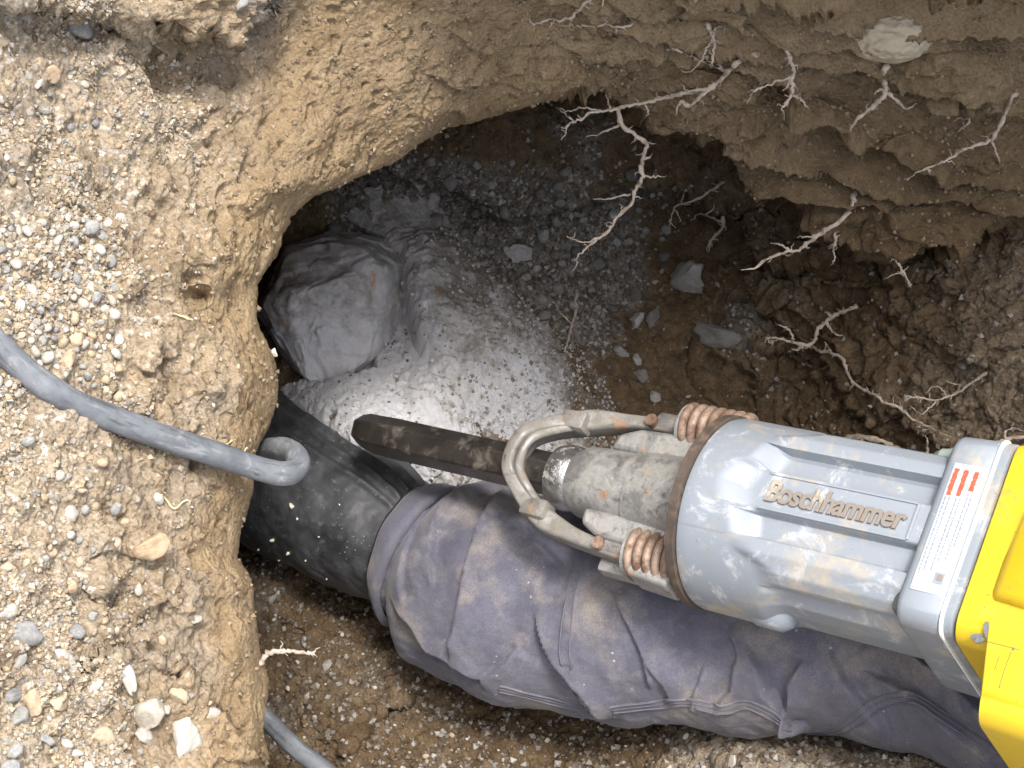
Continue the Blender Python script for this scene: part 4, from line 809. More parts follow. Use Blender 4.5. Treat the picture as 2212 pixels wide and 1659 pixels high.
# ------------------------------------------------------------------ the cable over the bank
def surf_off(pts, off):
    out = []
    for x_, y_, which, o_ in pts:
        p_, n_, _ = hit(x_, y_, which); out.append(p_ + nrm(-p_) * 0 + n_ * 0 + nrm(0.6 * n_ + 0.4 * nrm(-p_)) * (off + o_))
    return out
cr_ = .0070
pA = [P(x_, y_, bankD(np.array([float(x_)]), np.array([float(y_)]))[0] - o_) for x_, y_, o_ in ((-520, 520, .006), (-340, 500, .006), (-180, 560, .006), (-70, 672, .006), (0, 748, .006), (70, 812, .006), (150, 864, .007), (240, 903, .009), (330, 936, .010), (420, 966, .012), (500, 993, .016))]
pB = [P(565, 1014, .905), P(606, 1023, .911), P(632, 1019, .920), P(644, 1002, .934), P(636, 980, .952), P(608, 969, .974), P(574, 974, .996), P(535, 1000, 1.015), P(500, 1090, 1.04), P(480, 1250, 1.08), P(490, 1420, 1.13), P(545, 1520, 1.17), P(590, 1568, 1.19), P(640, 1618, 1.20), P(705, 1668, 1.20), P(800, 1760, 1.18), P(900, 1850, 1.14), P(1010, 1960, 1.06), P(1120, 2080, .98)]
allp = np.array(pA + pB)
def catmull3(p, n):
    p = np.vstack([2 * p[0] - p[1], p, 2 * p[-1] - p[-2]]); m = len(p) - 3; seg = np.linalg.norm(np.diff(p[1:-1], axis=0), axis=1); cum = np.r_[0, np.cumsum(seg)]
    t = np.linspace(0, cum[-1], n); k = np.clip(np.searchsorted(cum, t, 'right') - 1, 0, m - 1); f = ((t - cum[k]) / seg[k])[:, None]; a, b, c, d = p[k], p[k + 1], p[k + 2], p[k + 3]
    return .5 * (2 * b + (c - a) * f + (2 * a - 5 * b + 4 * c - d) * f ** 2 + (3 * b - a - 3 * c + d) * f ** 3)
cpth = catmull3(allp, 640)
for _ in range(3): cpth[1:-1] = (cpth[:-2] + 2 * cpth[1:-1] + cpth[2:]) / 4
V, F = tube(cpth, cr_ * (1 + .02 * np.sin(np.arange(640) * .3)), 28)
fl_ = fbm(V, 60, 3) * .0003; ctrp = np.repeat(cpth, 28, 0); V = V + (V - ctrp) / cr_ * fl_[:, None]
lng = np.repeat(np.linspace(0, 2.0, 640), 28); an_ = np.tile(np.linspace(0, 2 * np.pi, 28, endpoint=False), 640)
cab = mk('power_cable', V, F, M_CABLE, org=cpth[10]); set_attr(cab, .5 + .5 * np.cos(an_), .5 + .5 * np.sin(an_), lng * 6); tag(cab, 'thick dusty grey power cable looping over the edge of the bank into the pit', 'cable')

# ------------------------------------------------------------------ roots
def px_root(name, label, main, r0, r1, branches=(), d0=None, slope=None, off=.004, hair=6, seed=0, group='roots sticking out of the pit wall'):
    """main: picture points; depth starts on the earth and follows it at a small distance"""
    r = np.random.default_rng(seed + 100); parts = []
    def depths(c, start=None):
        out = []
        for k, q in enumerate(c):
            p_, n_, _ = hit(q[0], q[1]); out.append(-p_[2])
        out = np.array(out); ds = out.copy(); ln = np.r_[0, np.cumsum(np.hypot(*np.diff(c, axis=0).T))] / FPX * out[0]
        st = out[0] + .004 if start is None else start
        line = st + (slope or 0) * ln; d = np.minimum(line, ds - off * np.minimum(1, ln / .012)); d[0] = st
        for _ in range(4): d[1:-1] = np.minimum((d[:-2] + 2 * d[1:-1] + d[2:]) / 4, d[1:-1] + .01)
        d[2:] = np.minimum(d[2:], ds[2:] - .6 * off); return d
    def one(pts, ra, rb, start=None, n=None):
        c = catmull(np.array(pts, float), n or max(10, int(len(pts) * 5))); d = depths(c, start); p3 = P(c[:, 0], c[:, 1], d); jit = r.normal(size=p3.shape) * .00045; jit[0] = 0; p3 = p3 + jit
        tt = np.linspace(0, 1, len(c)); rad_ = 1.12 * (ra + (rb * .75 - ra) * tt) * (1 - .65 * sstep(.85, 1, tt)) * d / FPX * (1 + .22 * r.normal(size=len(c)).clip(-1.2, 1.8)); parts.append(tube(p3, rad_, 7)); return c, d, p3
    c, d, p3 = one(main, r0, r1)
    for b_ in branches:
        k = ((c - b_[0]) ** 2).sum(-1).argmin(); one(b_, max(r1, r0 * .55), .8, d[k])
    for h in range(int(hair * 1.6)):
        k = r.integers(2, len(c) - 1); a = r.uniform(0, 2 * np.pi); L_ = r.uniform(8, 26); q = [tuple(c[k])]; x_, y_ = c[k]
        for s_ in range(4): a += r.normal() * .6; x_ += L_ / 4 * math.cos(a); y_ += L_ / 4 * math.sin(a); q.append((x_, y_))
        one(q, 1.5, .6, d[k], 7)
    V, F = merge(parts); o = mk('root', V, F, M_ROOT, org=p3[0]); tag(o, label, 'root', group); return o
RT = [
 ('short knobbly twig of root nearest the top edge of the overhang', [(1277, -4), (1243, 26), (1236, 38), (1204, 45), (1194, 40), (1149, 54)], 4, 2, [[(1236, 38), (1231, 50), (1229, 63)], [(1196, 42), (1190, 55), (1187, 64)]], .3, 4),
 ('thin horizontal rootlet below the topmost twig', [(1369, 42), (1361, 54), (1333, 59), (1309, 52), (1291, 57), (1263, 56), (1208, 54)], 2.6, 1.4, [[(1333, 59), (1331, 68), (1329, 72)]], .2, 4),
 ('thick pale root slanting out of the overhang with a long side branch', [(1674, 110), (1640, 116), (1617, 122), (1583, 146), (1558, 170), (1531, 194), (1510, 212), (1485, 233)], 6.2, 5, [[(1562, 149), (1541, 139), (1510, 128), (1465, 108), (1444, 106), (1420, 98), (1412, 84)], [(1541, 186), (1510, 194), (1482, 194), (1475, 180)], [(1490, 230), (1470, 220), (1460, 250)]], .0, 6),
 ('long pale root reaching left across the dark cave mouth', [(1530, 198), (1482, 200), (1451, 208), (1420, 216), (1392, 222), (1347, 231), (1309, 240), (1274, 243), (1257, 257), (1229, 267), (1222, 288), (1212, 302)], 4.6, 2.4, [[(1300, 241), (1260, 232), (1236, 240), (1215, 235), (1204, 232)], [(1240, 262), (1225, 250), (1206, 236)], [(1320, 238), (1313, 215), (1309, 200)], [(1392, 222), (1400, 240), (1396, 252)]], .1, 9),
 ('forked root with a curled tip above the thick slanting root', [(1524, 45), (1537, 76), (1543, 95), (1541, 115), (1536, 146)], 4, 3, [[(1540, 80), (1548, 60), (1565, 58), (1562, 72)], [(1540, 84), (1527, 104), (1513, 132), (1489, 156), (1468, 150)]], .1, 5),
 ('hanging root with a long feathery branch to its left', [(1699, 108), (1708, 130), (1715, 149), (1711, 174), (1711, 201), (1694, 229), (1690, 248)], 4.2, 3.2, [[(1708, 165), (1680, 177), (1649, 187), (1607, 201)], [(1712, 205), (1730, 216), (1750, 238)], [(1708, 165), (1700, 190), (1688, 196)], [(1649, 187), (1625, 200), (1612, 226)]], .1, 9),
 ('stout broken root hanging under the round white stone', [(1919, 134), (1906, 163), (1914, 194), (1899, 219), (1871, 240), (1847, 260), (1836, 285)], 5.5, 4.6, [[(1914, 198), (1938, 218), (1960, 236), (1982, 221)], [(1914, 196), (1898, 194), (1888, 206)]], .1, 4),
 ('long root at the right edge hanging down to the left', [(2194, 196), (2180, 225), (2169, 250), (2152, 285), (2135, 306), (2090, 319), (2055, 340), (2017, 358), (1985, 371), (1958, 389)], 4.8, 2, [[(2142, 300), (2152, 330), (2161, 352)], [(2005, 362), (2010, 378)]], .1, 8),
 ('bare root arching out below the bulge of bedded earth', [(1848, 415), (1836, 451), (1815, 476), (1784, 496), (1756, 517), (1729, 538), (1694, 545), (1656, 559), (1635, 576), (1600, 584)], 5, 3, [[(1712, 543), (1683, 528), (1662, 526)], [(1770, 508), (1745, 512), (1720, 512)]], -.1, 6),
 ('long crooked root hanging down in front of the dark cave', [(1336, 236), (1343, 271), (1368, 288), (1396, 312), (1389, 340), (1385, 368), (1389, 385), (1371, 413), (1364, 441), (1336, 465), (1319, 493), (1291, 514), (1260, 524), (1225, 510)], 5.6, 2.8, [[(1338, 270), (1298, 288), (1264, 295)], [(1361, 420), (1312, 429), (1279, 430)], [(1388, 380), (1415, 382), (1440, 381)], [(1290, 515), (1253, 549), (1243, 570), (1232, 595)], [(1389, 345), (1405, 338), (1409, 330)]], .35, 10),
 ('thin forked root in the darkest part of the cave', [(1567, 390), (1527, 417), (1489, 437), (1461, 444), (1450, 470), (1444, 483)], 3.2, 1.8, [[(1470, 442), (1476, 425), (1478, 412)], [(1458, 452), (1468, 470), (1470, 482)]], .1, 4),
 ('small drooping root tuft at the back of the cave', [(1562, 470), (1562, 490), (1545, 510), (1535, 520), (1531, 545)], 4, 2, [[(1560, 480), (1530, 468), (1510, 462), (1490, 480)], [(1520, 466), (1535, 455), (1545, 440)]], .1, 6),
 ('gnarled root lying on the brown right wall with a forked left end', [(1849, 662), (1803, 681), (1784, 695), (1767, 712), (1761, 731), (1747, 745), (1714, 740), (1690, 733), (1653, 728)], 4.6, 3.4, [[(1785, 697), (1803, 720), (1826, 728)], [(1715, 735), (1703, 712), (1675, 698)], [(1735, 745), (1720, 756), (1708, 752)], [(1795, 686), (1782, 672)]], .0, 7),
 ('long thin root running down the right wall behind the breaker', [(1750, 745), (1767, 757), (1792, 762), (1820, 775), (1828, 800), (1845, 828), (1870, 845), (1897, 856), (1909, 870), (1945, 882), (1970, 903), (2014, 925), (2053, 945)], 3.6, 2.2, [[(1795, 762), (1785, 745), (1780, 738)], [(1845, 828), (1835, 842)], [(1948, 884), (1943, 868)]], .0, 8),
 ('curly branching rootlets on the right wall above the yellow housing', [(2130, 806), (2097, 828), (2064, 850), (2025, 864), (1986, 859), (1956, 860)], 3, 1.8, [[(2070, 848), (2074, 832), (2062, 830), (2040, 820)], [(2045, 858), (2030, 838), (2010, 838), (2000, 852)], [(2025, 864), (2005, 885), (1990, 895), (1965, 875)], [(2058, 852), (2052, 866)]], .0, 8),
 ('thick brown root arching behind the top of the grey breaker body', [(1822, 953), (1847, 944), (1889, 949), (1925, 962), (1958, 981), (2000, 988), (2031, 978), (2081, 966), (2120, 958)], 6.5, 4, [[(1860, 945), (1870, 962), (1880, 966)], [(2005, 986), (2003, 960), (2001, 940)], [(2000, 988), (2030, 992), (2054, 990)]], -.1, 6),
 ('curved root at the right edge behind the breaker flange', [(2240, 940), (2212, 944), (2190, 945), (2150, 956), (2120, 966)], 5, 3, [[(2172, 950), (2172, 934), (2186, 926), (2214, 931)]], .0, 3),
 ('pinkish root end poking from the bank beside the boot', [(560, 1434), (575, 1415), (605, 1406), (640, 1408), (672, 1411), (690, 1398)], 6, 3, [[(665, 1410), (680, 1416), (684, 1422)]], -.1, 2),
 ('small hooked rootlet on the bedded earth at the right', [(2093, 253), (2094, 264), (2082, 274), (2068, 285)], 2.6, 1.6, [[(2092, 256), (2074, 255), (2058, 262)]], .1, 1),
 ('thin dangling rootlet under the arching bare root', [(1802, 497), (1806, 520), (1800, 540), (1803, 555), (1798, 574)], 2.8, 1.6, [[(1803, 525), (1792, 535)], [(1804, 512), (1815, 508)]], .1, 3),
 ('small root tuft under the lip of the bedded earth', [(1936, 562), (1948, 582), (1958, 600), (1968, 622)], 3, 1.6, [[(1950, 588), (1925, 595), (1908, 604)], [(1950, 588), (1962, 575)]], .1, 4),
 ('grey root lying over the rubble', [(1246, 627), (1244, 650), (1242, 679), (1228, 731), (1218, 760), (1211, 780)], 3.4, 2, [[(1236, 700), (1215, 680), (1205, 668)]], .0, 1)]
for k, (lb, mn, r0, r1, br__, sl_, hr_) in enumerate(RT): px_root('root', lb, mn, r0, r1, br__, slope=sl_, hair=hr_, seed=k, off=.005)

# ------------------------------------------------------------------ stones
def stone_mesh(name, sub, seed, ax, amp, facets, mat, smooth=True):
    V, F = ico(sub, seed, 0, ax, amp, 1.4, facets); me = raw_mesh(name, V, F, smooth); me.materials.append(mat); return me
def place(me, name, x_, y_, rpx, label, cat, group, which=None, sink=.35, seed=0, flatn=True, asp=None, spin=None):
    p_, n_, w_ = hit(x_, y_, which); d = -p_[2]; r_ = rpx * d / FPX; rr = np.random.default_rng(seed)
    o = bpy.data.objects.new(name, me); COL.objects.link(o)
    zw = R3 @ n_; q = Vector(zw).to_track_quat('Z', 'Y'); o.rotation_mode = 'QUATERNION'
    o.rotation_quaternion = q @ Vector((0, 0, 1)).rotation_difference(Vector((0, 0, 1))) if False else q @ Matrix.Rotation(rr.uniform(0, 6.28) if spin is None else spin, 4, 'Z').to_quaternion()
    s_ = np.array([1, 1, 1.0]) * r_ if asp is None else np.array(asp) * r_
    o.scale = s_; o.location = to_w(p_ + n_ * r_ * (0.6 - sink) * (1 if asp is None else asp[2])); return tag(o, label, cat, group)
# stones one can single out
ONE = [(165, 60, 25, M_PEB_GREY, 'cobble half set in the sandy bank under the top left ledge', 0, (1, 1.15, .8)), (108, 157, 24, M_PEB_TAN, 'large pale angular stone at the upper left of the bank', 5, (1, .9, .7)), (82, 178, 14, M_PEB_WHITE, 'white stone touching the large pale angular stone', 5, (1, .9, .7)),
 (520, 10, 17, M_PEB_GREY, 'grey stone at the tip of the top ledge', 4, (1.2, .7, .7)), (148, 780, 26, M_PEB_TAN, 'orange pink flat stone beside the cable', 5, (.8, 1.2, .6)), (162, 732, 14, M_PEB_TAN, 'round orange pebble in the gravel above the cable', 0, (1, 1, .8)),
 (48, 1362, 36, M_PEB_GREY, 'blue grey rounded stone at the lower left edge', 2, (1.1, .8, .6)), (148, 1432, 32, M_PEB_WHITE, 'pale grey angular stone in the lower left gravel', 5, (.85, 1.2, .7)), (40, 1428, 28, M_PEB_GREY, 'dark flat shard of stone at the lower left', 6, (1.3, .7, .5)),
 (330, 1532, 40, M_PEB_WHITE, 'big pale cobble near the lower left shelf edge', 4, (1.1, .9, .7)), (402, 1590, 38, M_PEB_WHITE, 'whitish cobble below the big pale cobble', 3, (1, 1.1, .7)), (265, 1465, 32, M_PEB_WHITE, 'long dusty pale stone above the big pale cobble', 4, (1.4, .6, .6)), (125, 1512, 32, M_PEB_TAN, 'tan oval stone among the lower left cobbles', 2, (.8, 1.2, .7)),
 (40, 1552, 24, M_PEB_GREY, 'small blue grey stone beside the tan oval stone', 3, (1.1, .9, .7)), (78, 1520, 30, M_PEB_TAN, 'rough tan stone left of the tan oval stone', 4, (.8, 1.1, .6)), (20, 1320, 24, M_PEB_WHITE, 'white chipped stone at the left edge below the cable', 4, (1.1, .8, .7)),
 (150, 1110, 20, M_PEB_WHITE, 'white quartz pebble below the cable', 5, (1, .8, .7)), (25, 1500, 28, M_PEB_GREY, 'grey wedge stone at the lower left edge', 5, (.7, 1.3, .6)), (318, 1178, 42, M_PEB_TAN, 'buried oblong stone jutting out of the bank face', 2, (1.1, .6, .75)),
 (1490, 602, 52, M_PALE, 'jagged pale conglomerate stone stuck in the pit wall', 6, (1.15, .75, .7)), (938, 442, 27, M_PALE, 'sharp pale grey shard at the back of the rubble', 6, (.75, 1.25, .5)), (815, 420, 24, M_PALE, 'square grey stone under the cave shelf', 6, (1, .95, .6)), (1112, 552, 30, M_PALE, 'pale splintered stone lying in the rubble', 6, (1, .9, .4)),
 (1408, 682, 24, M_RUB, 'blocky brown grey stone in the lower rubble', 6, (.85, 1.1, .7)), (1540, 722, 40, M_RUB, 'smooth brown stone bedded in the pit wall', 1, (1.4, .65, .5)), (1370, 690, 24, M_PALE, 'grey angular stone left of the blocky stone', 6, (1.1, .9, .5)), (895, 400, 20, M_PALE, 'grey slab tucked under the cave shelf', 6, (1.2, .8, .5)),
 (1410, 855, 14, M_PEB_GREY, 'pale oval pebble above the breaker spring', 1, (1.2, .8, .7)), (1380, 770, 17, M_PALE, 'triangular pale stone on the brown pit floor', 6, (1, .9, .5)), (1378, 810, 15, M_RUB, 'rounded grey stone below the triangular stone', 3, (1, 1.1, .6)),
 (582, 1308 - 20, 12, M_PEB_GREY, 'grey stone on the dark floor below the boot', 4, (1.2, .8, .6)), (1555, 1578, 15, M_PEB_WHITE, 'white stone on sunlit soil under the trouser leg', 5, (.7, 1.2, .6)), (1580, 1640, 20, M_PEB_WHITE, 'chalky white lump at the bottom edge', 6, (1.1, .9, .5)), (594, 760, 11, M_CHIP, 'cream pebble perched on the lip of the bank', 3, (1, 1, .8)),
 (300, 1592, 28, M_PEB_WHITE, 'dusty white cobble under the big pale cobble', 3, (1.1, .9, .6)), (452, 1545, 20, M_PEB_WHITE, 'small pale stone at the shelf edge by the lip', 4, (1.1, .8, .6)), (385, 1500, 24, M_PEB_TAN, 'dusty tan stone above the whitish cobble', 2, (1.2, .8, .6)), (205, 1478, 20, M_PEB_WHITE, 'white pebble left of the long dusty stone', 4, (1, .8, .6)), (215, 1590, 26, M_PEB_TAN, 'pale tan cobble at the bottom edge', 2, (1.2, .8, .6)), (95, 1600, 22, M_PEB_GREY, 'grey cobble near the bottom left corner', 3, (1, .9, .6)),
 (352, 1590 - 60, 18, M_PEB_WHITE, 'small white stone on the right of the big pale cobble', 5, (1, .8, .7)), (700, 1440 - 10, 14, M_RUB, 'dull stone chip on the dark lower wall', 5, (1, .8, .5))]
for k, (x_, y_, rp, mt, lb, fc, asp) in enumerate(ONE):
    me = stone_mesh('stone', 4 if mt in (M_RUB, M_PALE) else 3, 40 + k, (1, 1, 1), .30 if mt in (M_RUB, M_PALE) else .16 if fc < 4 else .12, 3 + fc * 3, mt, True); o = place(me, 'stone', x_, y_, rp * 1.15, lb, 'stone', None, sink=.28, seed=k, asp=asp, spin=0.3 * (k % 5))
# the round white stone in the overhang
V, F = ico(5, 77, 0, (1, 1, 1), .05, 1.0, 0); p_, n_, _ = hit(1930, 84, 'bank'); ctr = p_ + np.array([0, .004, -.009]); V = ctr + V * np.array([.031, .0185, .030]) * (1 + .05 * fbm(V * np.array([1, 2.5, 1]), 2.6, 4, .6)[:, None]); V = V + np.array([0, 0, .0016]) * fbm(V * np.array([.5, 1.6, 1]), 150, 3)[:, None]
ws = mk('stone', V, F, stone_material('white_stone', [(0, (0.50, 0.44, 0.34)), (1, (0.54, 0.48, 0.38))], dustamt=.5, dust=(.40, .33, .24)), org=ctr); tag(ws, 'large round whitish stone bulging out of the overhang', 'stone')
# pebbles, three colours, shared shapes
PROTO = {m_.name: [stone_mesh('pebble', 2, 200 + i * 7 + j, (1, rng.uniform(.7, 1), rng.uniform(.55, .8)), .16, ([7, 11, 15] if m_ is M_RUB else [0, 3, 6])[i % 3], m_) for i in range(6)] for j, m_ in enumerate((M_PEB_TAN, M_PEB_WHITE, M_PEB_GREY, M_RUB))}
def scatter_px(n, cx, cy, sx, sy, rmin, rmax, mats, labels, group, region, which, seed, taken, name='pebble', pw_=2.2):
    r = np.random.default_rng(seed); c = 0; tries = 0
    while c < n and tries < n * 40:
        tries += 1; x_, y_ = r.normal(cx, sx), r.normal(cy, sy)
        if not region(x_, y_): continue
        rp = rmin + (rmax - rmin) * r.random() ** pw_
        if any((x_ - a) ** 2 + (y_ - b_) ** 2 < (.85 * (rp + q)) ** 2 for a, b_, q in taken): continue
        taken.append((x_, y_, rp)); j = r.choice(len(mats), p=[m_[1] for m_ in mats]); mt = mats[j][0]; sh = r.integers(6); me = PROTO[mt.name][sh]; fr = (rp - rmin) / (rmax - rmin)
        lbl = ('tiny', 'small', 'middling', 'large')[int(np.clip(fr * 5, 0, 3))] + ' ' + (('blunt', 'broken', 'sharp') if mt is M_RUB else ('round', 'blunt', 'angular'))[sh % 3] + ' ' + labels[mt.name] + ', ' + labels['where'](x_, y_)
        place(me, name, x_, y_, rp, lbl, name.replace('_', ' '), group, which, sink=r.uniform(.1, .5), seed=int(r.integers(1e6))); c += 1
taken = [(o_[0], o_[1], o_[2]) for o_ in ONE]
def on_bank(x_, y_): return -10 < x_ < 560 and -10 < y_ < 1670 and bank_near(x_, y_, 1)
MIX = ((M_PEB_TAN, .42), (M_PEB_WHITE, .30), (M_PEB_GREY, .28))
cab_px = np.stack(proj(cpth)[:2], -1)[:400:4]
def off_cable(x_, y_): return ((cab_px - (x_, y_)) ** 2).sum(-1).min() > 44 ** 2
def LBL(where, **k): return dict({'tan_pebble': 'tan pebble', 'pale_pebble': 'whitish pebble', 'grey_pebble': 'grey pebble', 'where': where}, **k)
def w_patch(x_, y_): return ('left edge of gravel patch', 'middle of gravel patch', 'right fringe of gravel patch')[int(np.clip(x_ // 75, 0, 2))] + (' near the cable' if y_ > 690 else ' far above the cable' if y_ < 580 else '')
def w_low(x_, y_): return 'on bank ' + ('just below cable' if y_ < 1180 else 'midway below cable' if y_ < 1420 else 'in bottom left corner') + (' at the left edge' if x_ < 110 else ' towards the lip' if x_ > 260 else '')
def w_top(x_, y_): return 'on upper left bank' + (' under the ledge' if y_ < 180 else ' above the gravel patch') + (' at the left edge' if x_ < 90 else ' towards the lip' if x_ > 220 else '')
scatter_px(185, 85, 640, 85, 110, 7, 18, ((M_PEB_TAN, .30), (M_PEB_WHITE, .45), (M_PEB_GREY, .25)), LBL(w_patch), 'gravel patch pebbles above the cable', lambda a, b_: on_bank(a, b_) and off_cable(a, b_) and 470 < b_ < 860 and a < 260, 'bank', 1, taken, pw_=1.3)
scatter_px(80, 150, 1350, 130, 260, 6, 22, MIX, LBL(w_low), 'loose pebbles on the bank below the cable', lambda a, b_: on_bank(a, b_) and off_cable(a, b_) and b_ > 930 + .3 * (a - 100) and a < 470, 'bank', 2, taken)
scatter_px(45, 110, 260, 130, 150, 5, 13, MIX, LBL(w_top), 'loose pebbles on the upper left bank', lambda a, b_: on_bank(a, b_) and b_ < 470 and a < 480, 'bank', 3, taken)
def on_rub(x_, y_): return (not bank_near(x_, y_, 4)) and x_ < 1480 - .25 * max(0, y_ - 560) and y_ < 860
def w_rub(x_, y_): return 'in rubble ' + ('under cave shelf' if y_ < 480 else 'beside rock ridge' if x_ < 1180 else 'at foot of brown wall' if y_ > 680 else 'in dark middle of cave') + ', ' + ('far left', 'left', 'centre', 'right', 'far right')[int(np.clip((x_ - 640) // 180, 0, 4))] + (' and high' if y_ % 120 < 60 else ' and low')
scatter_px(200, 1110, 570, 210, 140, 6, 24, ((M_RUB, 1.0),), dict(pit_rubble='grey stone', grey_pebble='bluish stone', where=w_rub), 'rubble on the cave floor', lambda a, b_: on_rub(a, b_) and 340 < b_ and not (((a - 715) / 150) ** 2 + ((b_ - 690) / 180) ** 2 < 1) and not (b_ > 600 + .8 * (a - 850) and a < 1180 and b_ > 560), 'pit', 4, taken, 'rubble_stone')
def w_boot(x_, y_): return 'on dark soil ' + ('close under the boot' if y_ < 1330 else 'beside pinkish root end' if y_ < 1450 else 'above lower stretch of cable') + (' by the lip' if x_ < 620 else '')
scatter_px(32, 640, 1380, 90, 110, 3.5, 9, ((M_PEB_WHITE, .45), (M_RUB, .55)), dict(pale_pebble='pale chip', pit_rubble='dull grey chip', where=w_boot), 'crumbs on the soil below the boot', lambda a, b_: 545 < a < 900 and 1230 < b_ < 1620 and not bank_near(a, b_, 4), 'pit', 5, taken, 'stone_chip')
def w_wall(x_, y_): return 'under the trousers ' + ('left of the sunlit soil' if x_ < 1400 else 'on the sunlit soil') + (' at the bottom edge' if y_ > 1610 else '')
scatter_px(40, 1250, 1600, 260, 40, 3.5, 9, ((M_PEB_WHITE, .3), (M_RUB, .4), (M_PEB_TAN, .3)), dict(pale_pebble='pale chip', pit_rubble='grey chip', tan_pebble='tan chip', where=w_wall), 'chips on the lower pit wall', lambda a, b_: 850 < a < 2100 and 1480 < b_ < 1660, 'pit', 6, taken, 'stone_chip')
# pale chips that sprang onto the boot
bx, by, _ = proj(BO); bfs = np.where(((grid_normals(BO) * dirb).sum(-1) ** 2 > 0).ravel() & ((dirb * -BO).sum(-1) > .1).ravel())[0]; bxy2 = np.stack([bx.ravel()[bfs], by.ravel()[bfs]], -1)
CH = stone_mesh('chip', 2, 333, (1, .7, .6), .15, 6, M_CHIP)
for k, (x_, y_, rp) in enumerate([(632, 1092, 9), (589, 1166, 7), (622, 1194, 8), (645, 1120, 4), (660, 1210, 3.5), (690, 1160, 3.5), (604, 1210, 4), (705, 1250, 3.5), (560, 1185, 5), (733, 1090, 3)]):
    i = bfs[((bxy2 - (x_, y_)) ** 2).sum(-1).argmin()]; p_ = BO.reshape(-1, 3)[i]; n_ = dirb.reshape(-1, 3)[i]; o = bpy.data.objects.new('chip', CH); COL.objects.link(o); r_ = rp * -p_[2] / FPX
    o.scale = (r_,) * 3; o.rotation_euler = (k, k * 2.1, k * .7); o.location = to_w(p_ + n_ * r_ * .4); tag(o, 'cream stone chip lying on the black boot', 'stone chip', 'chips on the boot')
# dry straws on the bank
for k, (pts, lb) in enumerate([([(505, 1010), (520, 985), (535, 965)], 'dry straw above the bend of the cable'), ([(485, 965), (505, 950)], 'short straw bit left of the cable bend'), ([(375, 677), (395, 683), (416, 692)], 'curved straw under the small hole in the bank'), ([(1297, -6), (1302, 6), (1300, 16)], 'straw at the top edge of the overhang'), ([(352, 1068), (368, 1085), (378, 1100), (395, 1085), (408, 1078)], 'dry stalk lying on the bank below the cable')]):
    c = catmull(np.array(pts, float), 12); pp = np.array([hit(q[0], q[1], 'bank')[0] for q in c]); pp[:, 2] += .003; pp[1:-1] = (pp[:-2] + pp[1:-1] + pp[2:]) / 3
    V, F = tube(pp, 2.2 * .9 / FPX, 6); o = mk('straw', V, F, M_STRAW, org=pp[0]); tag(o, lb, 'straw')

# ------------------------------------------------------------------ grit nobody could count
def grit(name, Vs, Ns, idx, rmin, rmax, mats, label, seed, power=2.5):
    r = np.random.default_rng(seed); n = len(idx); base = np.array([(1, 0, 0), (-1, 0, 0), (0, 1, 0), (0, -1, 0), (0, 0, 1), (0, 0, -1)], float)
    tri = np.array([(0, 2, 4), (2, 1, 4), (1, 3, 4), (3, 0, 4), (2, 0, 5), (1, 2, 5), (3, 1, 5), (0, 3, 5)])
    s = rmin + (rmax - rmin) * r.random(n) ** power; Q = r.normal(size=(n, 3, 3)); Q, _ = np.linalg.qr(Q)
    b = base[None] * r.uniform(.55, 1.2, (n, 6, 1)); V = np.einsum('nij,nkj->nki', Q, b) * s[:, None, None] + (Vs[idx] + Ns[idx] * s[:, None] * .25)[:, None]
    F = (tri[None] + 6 * np.arange(n)[:, None, None]).reshape(-1, 3); o = mk(name, V.reshape(-1, 3), F, mats[0], smooth=False)
    for m_ in mats[1:]: o.data.materials.append(m_)
    o.data.polygons.foreach_set('material_index', np.repeat(r.integers(0, len(mats), n), 8).astype(np.int32)); tag(o, label, 'grit', kind='stuff'); return o
GM = [flat('grit_tan', (.35, .283, .20)), flat('grit_cream', (.45, .392, .305)), flat('grit_grey', (.31, .29, .26)), flat('grit_ochre', (.34, .26, .172)), flat('grit_brown', (.255, .198, .134))]
lw = loose[0:0]
bl_ = np.zeros(len(bankV)); bx_, by_ = bpx, bpy_
wgt = ((bx_ < 540) & (bx_ > -60) & (by_ > -60) & (by_ < 1720) & bank_ok) * (0.06 + sstep(-.15, .4, fbm(bankV, 16, 3) + .5 * np.exp(-((bx_ - 80) / 130) ** 2 - ((by_ - 640) / 200) ** 2)))
rim_all = np.concatenate([np.zeros((nU, nB)), rim_m], 1).ravel(); wgt = wgt * (.06 + .94 * sstep(.02, .06, rim_all)) * (.05 + .95 * (1 - sstep(150, 420, bx_ + 200 * fbm(bankV, 9, 3)))); wgt /= wgt.sum()
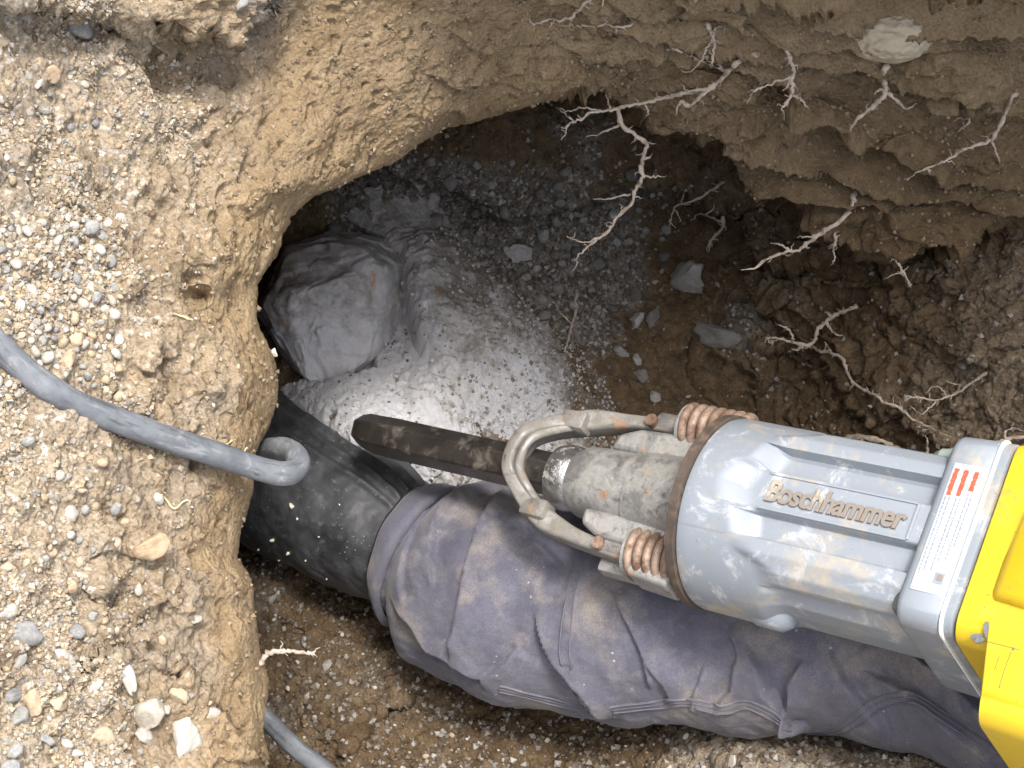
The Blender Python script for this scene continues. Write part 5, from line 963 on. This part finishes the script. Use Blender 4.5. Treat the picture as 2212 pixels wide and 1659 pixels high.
grit('gravel_grit', bankV, bankN, rng.choice(len(bankV), 17000, p=wgt), .0005, .0023, GM, 'fine sandy grit strewn over the bank', 5)
wg2 = ((bx_ > 330) & (bx_ < 2280) & (by_ > -60) & (by_ < 1700) & bank_ok) * np.where(bx_ < 560, .6, 1.0); wg2 /= wg2.sum()
grit('earth_crumbs', bankV, bankN, rng.choice(len(bankV), 7000, p=wg2), .0004, .0026, [flat('crumb_tan', (.25, .19, .12)), flat('crumb_earth', (.17, .125, .08)), flat('crumb_loam', (.21, .155, .10))], 'crumbs of earth clinging to the overhang', 6, 3)
DM = [flat('crumb_dark', (.085, .062, .042)), flat('crumb_grey', (.20, .185, .165)), flat('crumb_brown', (.12, .088, .06)), flat('crumb_umber', (.10, .074, .05)), flat('crumb_pale', (.30, .28, .25))]
wp = ((ppx > 520) & (ppx < 2280) & (ppy > 200) & (ppy < 1720)) * (0.12 + 1.6 * rubw + 0.45 * low); wp /= wp.sum()
grit('pit_crumbs', pitV, pitN, rng.choice(len(pitV), 26000, p=wp), .0006, .0040, DM, 'crumbs of earth and stone littering the pit', 7, 2.8)
rx_, ry_, _ = proj(rockV); wr_ = (rockH > .004) * (.15 + sstep(900, 1010, rx_ + 80 * fbm(rockV, 18, 3))); wr_ /= wr_.sum()
RM = [flat('chip_grey', (.30, .29, .275)), flat('chip_brown', (.21, .17, .13)), flat('chip_pale', (.46, .455, .46)), flat('chip_dun', (.33, .295, .25))]
grit('rock_crumbs', rockV, rockN, rng.choice(len(rockV), 4200, p=wr_), .0005, .0030, RM, 'crumbs of broken rock lying on the dusty ridge', 8, 2.6)
wq_ = (powH > .002) * 1.0; wq_ /= wq_.sum()
grit('powder_crumbs', powV, powN, rng.choice(len(powV), 1300, p=wq_), .0004, .0026, [RM[2], RM[2], RM[0], flat('chip_dark', (.13, .12, .12))], 'little chips scattered in the white powder', 9, 3.2)
print('tris', sum(len(o.data.polygons) * (2 if o.type == 'MESH' and len(o.data.polygons) and o.data.polygons[0].loop_total == 4 else 1) for o in COL.objects if o.type == 'MESH'), 'objects', len(COL.objects))
